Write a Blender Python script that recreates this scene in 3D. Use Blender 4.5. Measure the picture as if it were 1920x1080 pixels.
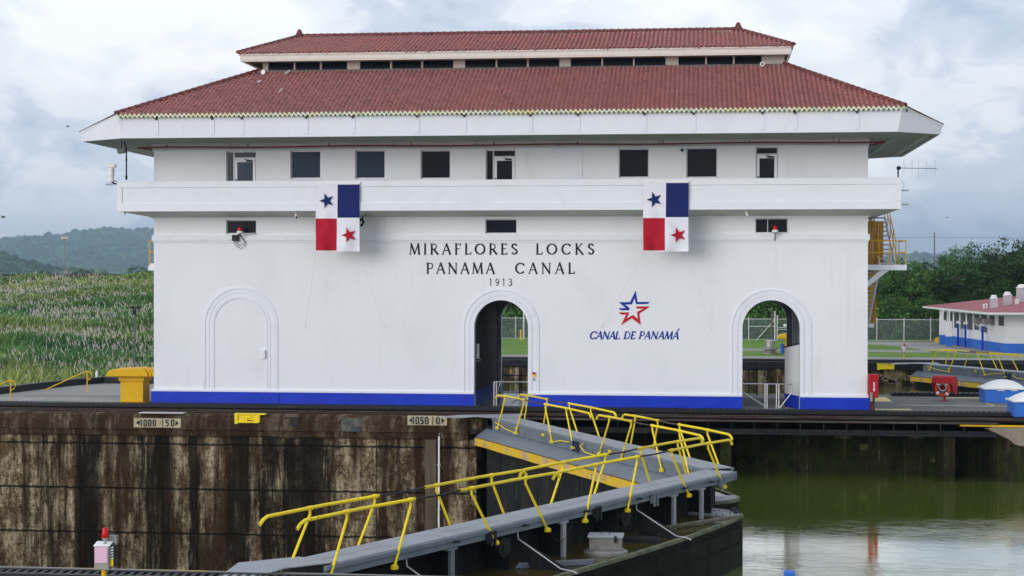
import bpy, math, random
import numpy as np
from mathutils import Vector, Matrix
random.seed(7); rng = np.random.default_rng(7)
R = math.radians
scn = bpy.context.scene
for o in list(bpy.data.objects): bpy.data.objects.remove(o)
col = scn.collection
# ------------------------------------------------------------------ camera
F, YAW, PIT, ROL, CZ, CD = 3078.41, 0.113603, -0.0060798, 0.0013995, 5.2763, 66.0
cyw, syw = math.cos(YAW), math.sin(YAW)
FWD = Vector((-syw*math.cos(PIT), cyw*math.cos(PIT), math.sin(PIT)))
RGT0 = Vector((cyw, syw, 0)); UP0 = RGT0.cross(FWD)
RGT = RGT0*math.cos(ROL)+UP0*math.sin(ROL); UPV = UP0*math.cos(ROL)-RGT0*math.sin(ROL)
CAM = Vector((0, -CD, CZ))
def at(px, py, Y=None, Z=None):
    """the point of the plane Y=.. or Z=.. that the photo pixel shows"""
    d = FWD + RGT*((px-960)/F) + UPV*((540-py)/F)
    t = (Y+CD)/d.y if Y is not None else (Z-CZ)/d.z
    return CAM + d*t
cd = bpy.data.cameras.new('camera'); cam = bpy.data.objects.new('camera', cd); col.objects.link(cam)
m3 = Matrix((RGT, UPV, -FWD)).transposed()
cam.matrix_world = Matrix.Translation(CAM) @ m3.to_4x4()
cd.sensor_width = 36; cd.lens = F/1920*36; cd.clip_start = 0.5; cd.clip_end = 20000
scn.camera = cam
# ------------------------------------------------------------------ sky, sun, exposure
SUN_EL, SUN_AZ = 7, 216      # azimuth of the sun, clockwise from +Y
w = bpy.data.worlds.new('World'); scn.world = w; w.use_nodes = True
nt = w.node_tree; nt.nodes.clear()
def N(nt, t, **k):
    n = nt.nodes.new(t)
    for a, b in k.items():
        if a == 'inp':
            for i, v in b.items(): n.inputs[i].default_value = v
        else: setattr(n, a, b)
    return n
L = lambda nt, a, b: nt.links.new(a, b)
out = N(nt, 'ShaderNodeOutputWorld'); bg = N(nt, 'ShaderNodeBackground', inp={'Strength': 0.10})
sky = N(nt, 'ShaderNodeTexSky', sky_type='NISHITA', sun_disc=False, sun_elevation=R(SUN_EL), sun_rotation=R(SUN_AZ), air_density=1.2, dust_density=2.0)
tc = N(nt, 'ShaderNodeTexCoord'); sx = N(nt, 'ShaderNodeSeparateXYZ'); L(nt, tc.outputs['Generated'], sx.inputs[0])
mp = N(nt, 'ShaderNodeMapping', inp={'Location': (1.75, 0.4, 0.55), 'Scale': (1.0, 1.0, 2.0)}); L(nt, tc.outputs['Generated'], mp.inputs[0])
n1 = N(nt, 'ShaderNodeTexNoise', inp={'Scale': 4.2, 'Detail': 4.0, 'Roughness': 0.48, 'Distortion': 0.2}); L(nt, mp.outputs[0], n1.inputs[0])
n2 = N(nt, 'ShaderNodeTexNoise', inp={'Scale': 16.0, 'Detail': 6.0, 'Roughness': 0.55, 'Distortion': 0.6}); L(nt, mp.outputs[0], n2.inputs[0])
mx = N(nt, 'ShaderNodeMath', operation='MULTIPLY_ADD', inp={1: 0.42}); L(nt, n2.outputs[0], mx.inputs[0]); L(nt, n1.outputs[0], mx.inputs[2])
cr = N(nt, 'ShaderNodeValToRGB'); e = cr.color_ramp; e.interpolation = 'EASE'
e.elements[0].position = 0.615; e.elements[0].color = (4.2, 4.9, 6.2, 1)
e.elements[1].position = 0.84; e.elements[1].color = (8.9, 9.05, 9.2, 1)
k = e.elements.new(0.685); k.color = (5.6, 6.2, 7.3, 1); k = e.elements.new(0.745); k.color = (7.5, 7.9, 8.5, 1)
L(nt, mx.outputs[0], cr.inputs[0])
mixs = N(nt, 'ShaderNodeMixRGB', inp={0: 0.9}); L(nt, sky.outputs[0], mixs.inputs[1]); L(nt, cr.outputs[0], mixs.inputs[2])
L(nt, mixs.outputs[0], bg.inputs[0]); L(nt, bg.outputs[0], out.inputs[0])
sl = bpy.data.lights.new('sun', 'SUN'); sl.energy = 1.5; sl.angle = R(40); sl.color = (1.0, 0.975, 0.95)
so = bpy.data.objects.new('sun', sl); col.objects.link(so)
sd = Vector((math.sin(R(SUN_AZ))*math.cos(R(SUN_EL)), math.cos(R(SUN_AZ))*math.cos(R(SUN_EL)), math.sin(R(SUN_EL))))
so.rotation_euler = sd.to_track_quat('Z', 'Y').to_euler(); so.location = (-20, -60, 60)
vs = scn.view_settings; vs.view_transform = 'Standard'; vs.look = 'None'; vs.gamma = 1; vs.exposure = 0.46
scn.render.engine = 'CYCLES'; scn.cycles.max_bounces = 8; scn.cycles.volume_bounces = 0

# ------------------------------------------------------------------ materials
def mat(name, c, rough=0.6, c2=None, sc=3.0, lo=0.35, hi=0.65, metal=0.0, spec=0.2, bump=0.0, bsc=30.0, stretch=(1, 1, 1), island=0.0, c3=None, sc3=1.0, lo3=0.5, hi3=0.6, st3=(1, 1, 1), det=6.0, bdist=0.02):
    m = bpy.data.materials.new(name); m.use_nodes = True; t = m.node_tree; b = t.nodes['Principled BSDF']
    b.inputs['Roughness'].default_value = rough; b.inputs['Metallic'].default_value = metal; b.inputs['Specular IOR Level'].default_value = spec
    co = N(t, 'ShaderNodeTexCoord'); cur = None
    rgb = N(t, 'ShaderNodeRGB'); rgb.outputs[0].default_value = (*c, 1); cur = rgb.outputs[0]
    def layer(cur, cc, sc, lo, hi, st):
        mpn = N(t, 'ShaderNodeMapping', inp={'Scale': st}); L(t, co.outputs['Object'], mpn.inputs[0])
        nn = N(t, 'ShaderNodeTexNoise', inp={'Scale': sc, 'Detail': det, 'Roughness': 0.62}); L(t, mpn.outputs[0], nn.inputs[0])
        mr = N(t, 'ShaderNodeMapRange', inp={1: lo, 2: hi}); L(t, nn.outputs[0], mr.inputs[0])
        mi = N(t, 'ShaderNodeMixRGB', inp={2: (*cc, 1)}); L(t, mr.outputs[0], mi.inputs[0]); L(t, cur, mi.inputs[1])
        return mi.outputs[0]
    if c2: cur = layer(cur, c2, sc, lo, hi, stretch)
    if c3: cur = layer(cur, c3, sc3, lo3, hi3, st3)
    if island:
        g = N(t, 'ShaderNodeNewGeometry'); mr = N(t, 'ShaderNodeMapRange', inp={3: 1-island, 4: 1+island}); L(t, g.outputs['Random Per Island'], mr.inputs[0])
        vm = N(t, 'ShaderNodeVectorMath', operation='SCALE'); L(t, cur, vm.inputs[0]); L(t, mr.outputs[0], vm.inputs['Scale']); cur = vm.outputs[0]
    L(t, cur, b.inputs['Base Color'])
    if bump:
        nn = N(t, 'ShaderNodeTexNoise', inp={'Scale': bsc, 'Detail': 5.0}); L(t, co.outputs['Object'], nn.inputs[0])
        bp = N(t, 'ShaderNodeBump', inp={'Strength': bump, 'Distance': bdist}); L(t, nn.outputs[0], bp.inputs['Height']); L(t, bp.outputs[0], b.inputs['Normal'])
    return m
M = {}
M['white'] = mat('white_stucco', (0.775, 0.79, 0.825), 0.7, (0.71, 0.725, 0.76), 0.45, 0.5, 0.78, bump=0.25, bsc=14, bdist=0.01, c3=(0.60, 0.60, 0.59), sc3=1.6, lo3=0.60, hi3=1.0, st3=(1.8, 1, 0.22))
M['trim'] = mat('white_trim', (0.77, 0.79, 0.85), 0.6, (0.70, 0.72, 0.76), 1.5, 0.5, 0.85, bump=0.1, bsc=10, bdist=0.01)
M['fascia'] = mat('fascia_paint', (0.72, 0.73, 0.80), 0.6, (0.66, 0.67, 0.73), 0.8, 0.45, 0.8, c3=(0.55, 0.55, 0.56), sc3=1.5, lo3=0.62, hi3=0.9, st3=(3, 1, 0.4))
M['cream'] = mat('cream_paint', (0.68, 0.63, 0.57), 0.6, (0.60, 0.55, 0.5), 2.0, 0.5, 0.8)
M['blue'] = mat('blue_paint', (0.008, 0.035, 0.46), 0.5, (0.012, 0.05, 0.54), 1.2, 0.4, 0.75, bump=0.15, bsc=8, c3=(0.16, 0.2, 0.42), sc3=5, lo3=0.74, hi3=0.82, bdist=0.01)
M['blue2'] = mat('bright_blue_paint', (0.03, 0.14, 0.56), 0.5, (0.04, 0.18, 0.60), 1.2)
M['tile'] = mat('clay_tile', (0.31, 0.118, 0.112), 0.38, spec=0.7, c2=(0.355, 0.122, 0.11), sc=0.35, lo=0.4, hi=0.65, bump=0.2, bsc=20, island=0.14, c3=(0.25, 0.085, 0.08), sc3=1.2, lo3=0.55, hi3=0.75)
M['ridge'] = mat('ridge_tile', (0.15, 0.045, 0.045), 0.55, (0.13, 0.045, 0.04), 2.0, 0.45, 0.65, island=0.15)
M['moss'] = mat('mossy_tile_end', (0.66, 0.68, 0.56), 0.8, (0.66, 0.62, 0.34), 1.5, 0.45, 0.6, c3=(0.35, 0.50, 0.38), sc3=3, lo3=0.52, hi3=0.66)
M['soffit'] = mat('soffit_boards', (0.50, 0.53, 0.50), 0.7, (0.40, 0.43, 0.40), 1.2, 0.4, 0.7)
M['under'] = mat('balcony_underside', (0.60, 0.61, 0.58), 0.75, (0.45, 0.44, 0.42), 0.8, 0.45, 0.8)
M['glass'] = mat('dark_glass', (0.006, 0.009, 0.016), 0.08, spec=0.12)
M['glassb'] = mat('blue_tinted_glass', (0.022, 0.042, 0.075), 0.12, (0.018, 0.034, 0.06), 0.8, spec=0.15)
M['alu'] = mat('aluminium_frame', (0.62, 0.63, 0.64), 0.4, (0.5, 0.5, 0.52), 4, metal=0.3)
M['dark'] = mat('dark_paint', (0.02, 0.022, 0.03), 0.6)
M['char'] = mat('passage_shade_grey', (0.055, 0.06, 0.07), 0.7, (0.035, 0.04, 0.05), 1.0)  # dark tone paints in the gloom of the centre passage
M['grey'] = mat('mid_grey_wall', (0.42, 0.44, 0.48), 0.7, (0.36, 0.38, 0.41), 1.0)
M['black'] = mat('black_iron', (0.012, 0.013, 0.016), 0.5, (0.03, 0.026, 0.024), 3.0, 0.5, 0.7)
M['rack'] = mat('greasy_rack_steel', (0.016, 0.018, 0.023), 0.45, (0.035, 0.03, 0.027), 2.0, 0.5, 0.75, bump=0.5, bsc=12)
M['bed'] = mat('oily_track_bed', (0.013, 0.012, 0.012), 0.95, (0.026, 0.020, 0.016), 0.9, 0.5, 0.7, spec=0.0, stretch=(0.3, 1, 1))
M['rust'] = mat('rusty_steel', (0.07, 0.042, 0.03), 0.9, (0.12, 0.095, 0.08), 1.2, 0.45, 0.65, stretch=(0.4, 1, 1))
M['yellow'] = mat('yellow_paint', (0.86, 0.66, 0.02), 0.4, (0.78, 0.54, 0.015), 5, 0.5, 0.75, c3=(0.22, 0.12, 0.03), sc3=14, lo3=0.62, hi3=0.68, bump=0.1)
M['yellow2'] = mat('golden_yellow_paint', (0.72, 0.42, 0.008), 0.5, (0.60, 0.33, 0.008), 2, 0.5, 0.75)
M['rustyel'] = mat('rusty_yellow_timber', (0.72, 0.46, 0.03), 0.7, (0.50, 0.36, 0.22), 1.6, 0.50, 0.60, c3=(0.16, 0.08, 0.04), sc3=6, lo3=0.62, hi3=0.68)
M['steel'] = mat('grey_gate_paint', (0.17, 0.20, 0.235), 0.45, (0.13, 0.155, 0.18), 1.5, 0.45, 0.7, bump=0.15, bsc=6, c3=(0.16, 0.10, 0.07), sc3=4, lo3=0.66, hi3=0.76)
M['plate'] = mat('worn_walkway_plate', (0.33, 0.345, 0.38), 0.5, (0.26, 0.275, 0.305), 2.5, 0.4, 0.7, c3=(0.36, 0.35, 0.36), sc3=9, lo3=0.6, hi3=0.75, bump=0.2, bsc=40)
M['hull'] = mat('dark_gate_hull', (0.016, 0.019, 0.022), 0.6, spec=0.08, c2=(0.028, 0.030, 0.030), sc=2.0, lo=0.4, hi=0.7, c3=(0.06, 0.045, 0.03), sc3=1.5, lo3=0.55, hi3=0.7, st3=(2, 2, 0.5), bump=0.3, bsc=9)
M['hullg'] = mat('slimy_green_black_hull', (0.006, 0.009, 0.006), 0.6, spec=0.06, c2=(0.016, 0.021, 0.011), sc=1.4, lo=0.4, hi=0.7, bump=0.4, bsc=8)
M['stainless'] = mat('stainless_steel', (0.55, 0.55, 0.55), 0.3, (0.4, 0.4, 0.4), 6, metal=0.7)
M['red'] = mat('red_paint', (0.42, 0.012, 0.02), 0.4, (0.34, 0.012, 0.02), 2, 0.45, 0.7)
M['lampred'] = mat('red_lamp_glass', (0.60, 0.01, 0.015), 0.12)
M['orange'] = mat('orange_red_ring', (0.62, 0.06, 0.02), 0.5)
M['whiteplain'] = mat('white_plastic', (0.8, 0.8, 0.8), 0.45, (0.68, 0.68, 0.68), 4, 0.5, 0.8)
M['clothw'] = mat('white_cloth', (0.80, 0.79, 0.86), 0.85, (0.72, 0.71, 0.80), 2, bump=0.1, bsc=50)
M['clothb'] = mat('navy_cloth', (0.012, 0.022, 0.135), 0.8, (0.009, 0.018, 0.11), 3)
M['clothr'] = mat('red_cloth', (0.47, 0.010, 0.03), 0.8, (0.40, 0.01, 0.028), 3)
M['ink'] = mat('black_letter_paint', (0.012, 0.014, 0.018), 0.5)
M['inkblue'] = mat('blue_letter_paint', (0.01, 0.035, 0.30), 0.5)
M['inkred'] = mat('red_letter_paint', (0.50, 0.012, 0.02), 0.5)
M['signbg'] = mat('sign_plate', (0.48, 0.42, 0.30), 0.8, (0.28, 0.22, 0.15), 3, 0.45, 0.75)
M['pink'] = mat('faded_pink_plate', (0.72, 0.46, 0.58), 0.5, (0.66, 0.42, 0.54), 10)
M['boxgrey'] = mat('grey_box_metal', (0.30, 0.29, 0.27), 0.5, (0.22, 0.21, 0.19), 6, 0.45, 0.7, metal=0.3)
M['redroof'] = mat('dull_red_roof_sheet', (0.30, 0.065, 0.08), 0.55, (0.36, 0.11, 0.12), 0.4, 0.4, 0.7, c3=(0.42, 0.38, 0.38), sc3=1.2, lo3=0.66, hi3=0.8)
M['bark'] = mat('bark', (0.10, 0.075, 0.055), 0.9, (0.16, 0.13, 0.10), 4)
M['leafd'] = mat('dark_leaves', (0.016, 0.045, 0.010), 0.55, (0.035, 0.095, 0.016), 0.25, 0.4, 0.65, island=0.55)
M['leafm'] = mat('green_leaves', (0.035, 0.095, 0.018), 0.55, (0.08, 0.18, 0.028), 0.3, 0.4, 0.65, island=0.5)
M['leafl'] = mat('yellow_green_leaves', (0.065, 0.15, 0.025), 0.55, (0.11, 0.18, 0.03), 0.3, 0.4, 0.65, island=0.4)
M['blade'] = mat('grass_blades', (0.12, 0.235, 0.07), 0.6, (0.33, 0.40, 0.13), 0.03, 0.46, 0.60, island=0.35, stretch=(.5, 1, 1), c3=(0.06, 0.165, 0.06), sc3=0.12, lo3=0.5, hi3=0.62)
M['plume'] = mat('pale_plumes', (0.68, 0.63, 0.58), 0.9, (0.52, 0.48, 0.40), 0.3, island=0.25)
M['lawn'] = mat('lawn_grass', (0.105, 0.20, 0.028), 0.9, (0.15, 0.25, 0.035), 0.25, 0.4, 0.65, c3=(0.17, 0.19, 0.06), sc3=0.6, lo3=0.6, hi3=0.8, bump=0.5, bsc=4, bdist=0.1)
M['soil'] = mat('dark_vegetated_soil', (0.02, 0.035, 0.012), 0.95, (0.035, 0.06, 0.02), 0.2)
M['conc'] = mat('weathered_concrete', (0.33, 0.32, 0.30), 0.85, (0.22, 0.215, 0.20), 0.35, 0.4, 0.65, stretch=(0.25, 1.2, 1), c3=(0.46, 0.45, 0.43), sc3=0.8, lo3=0.55, hi3=0.75, st3=(0.3, 1.6, 1), bump=0.2, bsc=6)
M['asph'] = mat('dark_deck_concrete', (0.135, 0.125, 0.125), 0.8, (0.20, 0.195, 0.195), 0.45, 0.42, 0.66, stretch=(0.25, 1.3, 1), c3=(0.075, 0.07, 0.07), sc3=0.9, lo3=0.56, hi3=0.75, st3=(0.3, 1.5, 1))
M['ypaint'] = mat('pale_yellow_paint', (0.68, 0.58, 0.22), 0.7, (0.5, 0.43, 0.2), 2, 0.5, 0.75)
M['hill'] = mat('forested_hill', (0.035, 0.085, 0.03), 0.9, (0.12, 0.22, 0.07), 0.010, 0.46, 0.6, det=12, c3=(0.004, 0.012, 0.010), sc3=0.028, lo3=0.47, hi3=0.56)  # near-black blotches paint canopy shading into the slope colour
M['forest'] = mat('forest_canopy', (0.022, 0.060, 0.022), 0.9, (0.055, 0.12, 0.035), 0.01, 0.42, 0.6, island=0.55)
M['wire'] = mat('grey_wire', (0.13, 0.13, 0.14), 0.6)
M['pipe'] = mat('dark_red_pipe', (0.17, 0.012, 0.014), 0.4)

def wall_material(name, x0, x1, stops, joints=True, green=0.0, wash=0.0, pale=False):
    """old lock concrete: rough aggregate, brown film, black runs at given places, lift joints"""
    m = bpy.data.materials.new(name); m.use_nodes = True; t = m.node_tree; b = t.nodes['Principled BSDF']; b.inputs['Roughness'].default_value = 0.8; b.inputs['Specular IOR Level'].default_value = 0.1
    co = N(t, 'ShaderNodeNewGeometry'); P = co.outputs['Position']; sp = N(t, 'ShaderNodeSeparateXYZ'); L(t, P, sp.inputs[0])
    def noise(sc, st=(1, 1, 1), det=6, rough=0.6, loc=(0, 0, 0)):
        mpn = N(t, 'ShaderNodeMapping', inp={'Scale': st, 'Location': loc}); L(t, P, mpn.inputs[0])
        n = N(t, 'ShaderNodeTexNoise', inp={'Scale': sc, 'Detail': det, 'Roughness': rough}); L(t, mpn.outputs[0], n.inputs[0]); return n.outputs[0]
    def mr(v, lo, hi, a=0, bb=1):
        n = N(t, 'ShaderNodeMapRange', inp={1: lo, 2: hi, 3: a, 4: bb}); L(t, v, n.inputs[0]); return n.outputs[0]
    def ma(op, a, c):
        n = N(t, 'ShaderNodeMath', operation=op)
        for i, v in enumerate((a, c)):
            if isinstance(v, (int, float)): n.inputs[i].default_value = v
            else: L(t, v, n.inputs[i])
        return n.outputs[0]
    def mix(f, a, c):
        n = N(t, 'ShaderNodeMixRGB')
        for i, v in enumerate((f, a, c)):
            if isinstance(v, (int, float)): n.inputs[i].default_value = v
            elif isinstance(v, tuple): n.inputs[i].default_value = (*v, 1)
            else: L(t, v, n.inputs[i])
        return n.outputs[0]
    vor = N(t, 'ShaderNodeTexVoronoi', inp={'Scale': 9.0}); L(t, P, vor.inputs[0])
    grain = noise(10.0, det=8, rough=0.72)
    base = mix(mr(grain, 0.40, 0.60), (0.040, 0.022, 0.010), (0.36, 0.26, 0.155))
    base = mix(mr(noise(0.8, (1.3, 1, 0.7), det=4), 0.42, 0.60, 0.6, 0), base, (0.085, 0.050, 0.026))
    base = mix(mr(noise(1.5, (1.3, 1, 0.6), det=10, rough=.7), 0.46, 0.58, 0, .85), base, (0.62, 0.50, 0.34))
    base = mix(mr(noise(9, (1, 1, .7), det=8, rough=.8), 0.50, 0.60, 0, .75), base, (0.07, 0.042, 0.022))
    base = mix(mr(noise(11, det=5, rough=0.8), 0.58, 0.62, 0, .9), base, (0.03, 0.018, 0.01))
    base = mix(mr(noise(3.0, (0.35, 1, 5), det=6, rough=0.7), 0.60, 0.68), base, (0.055, 0.035, 0.02))
    # brown rust wash and runs
    base = mix(mr(noise(1.1, (1.8, 1, 0.13), det=7, rough=0.6), 0.45, 0.58, 0, 0.92), base, (0.040, 0.018, 0.007))
    # black runs: painted by the water from fixed drains along the coping
    rp = N(t, 'ShaderNodeValToRGB'); xs = mr(sp.outputs[0], x0, x1)
    jit = ma('MULTIPLY_ADD', noise(1.2, (1, 1, 0.4)), 0.012); 
    n0 = N(t, 'ShaderNodeMath', operation='ADD'); L(t, xs, n0.inputs[0])
    jj = mr(noise(1.6, (1, 1, 0.5), det=5), 0.3, 0.7, -0.006, 0.006); L(t, jj, n0.inputs[1]); L(t, n0.outputs[0], rp.inputs[0])
    el = rp.color_ramp.elements
    el[0].position = 0; el[0].color = (stops[0][1],)*3+(1,); el[1].position = 1; el[1].color = (stops[-1][1],)*3+(1,)
    for p, v in stops[1:-1]:
        q = el.new(p); q.color = (v, v, v, 1)
    sepc = rp.outputs[0]
    fr = mr(noise(3.2, (2.6, 1, 0.16), det=9, rough=0.75), 0.3, 0.7, -0.55, 0.55)
    runs = mr(ma('ADD', sepc, fr), 0.22, 0.78)
    base = mix(ma('MULTIPLY', runs, 0.94), base, (0.009, 0.007, 0.005))
    if pale: base = mix(mr(noise(2.2, det=8), .35, .65, .6, .95), base, (0.40, 0.335, 0.27))
    if green: base = mix(mr(noise(2.0), 0.35, 0.6, 0, green), base, (0.035, 0.045, 0.008))
    if wash: base = mix(mr(noise(.9, (2, 1, .3), det=6), 0.35, 0.6, wash*.5, wash), base, (0.045, 0.024, 0.013))
    # lift joints and hair lines
    hgt = None
    if joints:
        z = sp.outputs[2]
        jn = None
        for zz in (-1.22, -2.965, -4.70, -6.45):
            d = ma('ABSOLUTE', ma('ADD', ma('ADD', z, -zz), mr(noise(3, det=3), 0.3, 0.7, -0.02, 0.02)), 0)
            s = mr(d, 0.014, 0.05, .95, 0); jn = s if jn is None else ma('MAXIMUM', jn, s)
        for xx in (-24.1, -19.4, -15.9, -12.3):
            d = ma('ABSOLUTE', ma('ADD', sp.outputs[0], -xx), 0); jn = ma('MAXIMUM', jn, mr(d, 0.006, 0.03, 0.8, 0))
        base = mix(jn, base, (0.008, 0.007, 0.006)); hgt = ma('MULTIPLY', jn, -1.5)
    L(t, base, b.inputs['Base Color'])
    h = ma('ADD', mr(grain, 0.3, 0.7), ma('MULTIPLY', vor.outputs[0], 0.5))
    if hgt is not None: h = ma('ADD', h, hgt)
    bp = N(t, 'ShaderNodeBump', inp={'Strength': 0.9, 'Distance': 0.05}); L(t, h, bp.inputs['Height']); L(t, bp.outputs[0], b.inputs['Normal'])
    return m

# ------------------------------------------------------------------ mesh builder
class MB:
    def __init__(s): s.v = []; s.f = []; s.mi = []; s.m = 0
    def face(s, pts):
        n = len(s.v); s.v += [tuple(p) for p in pts]; s.f.append(tuple(range(n, n+len(pts)))); s.mi.append(s.m); return s
    def box(s, x0, x1, y0, y1, z0, z1):
        return s.hexa([(x0, y0, z0), (x1, y0, z0), (x1, y1, z0), (x0, y1, z0)], [(x0, y0, z1), (x1, y0, z1), (x1, y1, z1), (x0, y1, z1)])
    def hexa(s, a, b):
        n = len(s.v); k = len(a); s.v += [tuple(p) for p in a]+[tuple(p) for p in b]
        s.f.append(tuple(reversed(range(n, n+k)))); s.f.append(tuple(range(n+k, n+2*k)))
        for i in range(k): j = (i+1) % k; s.f.append((n+i, n+j, n+k+j, n+k+i))
        s.mi += [s.m]*(k+2); return s
    def prism(s, pts, vec):
        v = Vector(vec); pts = [Vector(p) for p in pts]; return s.hexa(pts, [p+v for p in pts])
    def bar(s, a, b, wd, ht, up=(0, 0, 1)):
        a = Vector(a); b = Vector(b); d = (b-a).normalized(); u = Vector(up)
        if abs(d.dot(u)) > 0.99: u = Vector((0, 1, 0))
        sd = d.cross(u).normalized()*wd/2; uu = sd.cross(d).normalized()*ht/2
        c = [-sd-uu, sd-uu, sd+uu, -sd+uu]
        return s.hexa([a+q for q in c], [b+q for q in c])
    def tube(s, pts, r, n=8):
        pts = [Vector(p) for p in pts]; rs = r if isinstance(r, (list, tuple)) else [r]*len(pts); rings = []
        for i, p in enumerate(pts):
            d = (pts[min(i+1, len(pts)-1)]-pts[max(i-1, 0)]).normalized()
            u = Vector((0, 0, 1)) if abs(d.z) < 0.9 else Vector((1, 0, 0))
            x = d.cross(u).normalized(); y = d.cross(x)
            k = len(s.v); s.v += [tuple(p+(x*math.cos(2*math.pi*j/n)+y*math.sin(2*math.pi*j/n))*rs[i]) for j in range(n)]; rings.append(k)
        for i in range(len(pts)-1):
            a, b = rings[i], rings[i+1]
            for j in range(n): s.f.append((a+j, a+(j+1) % n, b+(j+1) % n, b+j)); s.mi.append(s.m)
        s.f.append(tuple(rings[0]+j for j in range(n))); s.f.append(tuple(reversed([rings[-1]+j for j in range(n)]))); s.mi += [s.m]*2
        return s
    def lathe(s, cx, cy, prof, n=20, cz=0):
        rings = []
        for r, z in prof:
            k = len(s.v); s.v += [(cx+r*math.cos(2*math.pi*j/n), cy+r*math.sin(2*math.pi*j/n), cz+z) for j in range(n)]; rings.append(k)
        for i in range(len(prof)-1):
            a, b = rings[i], rings[i+1]
            for j in range(n): s.f.append((a+j, a+(j+1) % n, b+(j+1) % n, b+j)); s.mi.append(s.m)
        s.f.append(tuple(reversed([rings[0]+j for j in range(n)]))); s.f.append(tuple(rings[-1]+j for j in range(n))); s.mi += [s.m]*2
        return s
def wloc(o):
    v = Vector((0, 0, 0))
    while o is not None: v += o.location; o = o.parent
    return v
def link(name, mb, mats, parent=None, base=None, smooth=False, bevel=0.0):
    me = bpy.data.meshes.new(name)
    off = wloc(parent) if parent else (Vector(base) if base else Vector((0, 0, 0)))
    vv = np.array(mb.v, float)-np.array(off)
    me.from_pydata(vv.tolist(), [], mb.f)
    if not isinstance(mats, (list, tuple)): mats = [mats]
    for x in mats: me.materials.append(M[x] if isinstance(x, str) else x)
    me.polygons.foreach_set('material_index', mb.mi)
    if smooth: me.polygons.foreach_set('use_smooth', [True]*len(me.polygons))
    me.update()
    o = bpy.data.objects.new(name, me); col.objects.link(o)
    if parent: o.parent = parent
    elif base: o.location = base
    if bevel:
        bv = o.modifiers.new('bevel', 'BEVEL'); bv.width = bevel; bv.segments = 2; bv.limit_method = 'ANGLE'
    return o
def thing(name, label, cat, loc, group=None):
    o = bpy.data.objects.new(name, None); col.objects.link(o); o.location = loc; o.empty_display_size = 0.3
    o['label'] = label; o['category'] = cat
    if group: o['group'] = group
    return o
def tag(o, label, cat, group=None):
    o['label'] = label; o['category'] = cat
    if group: o['group'] = group
    return o
def struct(o, kind='structure'):
    o['kind'] = kind; return o
def copy_tree(o, parent=None):
    c = o.copy(); col.objects.link(c); c.parent = parent
    for ch in list(o.children): copy_tree(ch, c)
    return c
def numpy_mesh(name, V, Fq, mats, mi=None, parent=None, base=(0, 0, 0)):
    me = bpy.data.meshes.new(name); off = np.array(wloc(parent) if parent else base)
    V = V-off; nf, k = Fq.shape
    me.vertices.add(len(V)); me.vertices.foreach_set('co', V.astype(np.float32).ravel())
    me.loops.add(nf*k); me.loops.foreach_set('vertex_index', Fq.astype(np.int32).ravel())
    me.polygons.add(nf); me.polygons.foreach_set('loop_start', np.arange(0, nf*k, k, dtype=np.int32))
    for x in mats: me.materials.append(M[x] if isinstance(x, str) else x)
    if mi is not None: me.polygons.foreach_set('material_index', mi.astype(np.int32))
    me.update(calc_edges=True)
    o = bpy.data.objects.new(name, me); col.objects.link(o)
    if parent: o.parent = parent
    else: o.location = base
    return o

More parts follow.
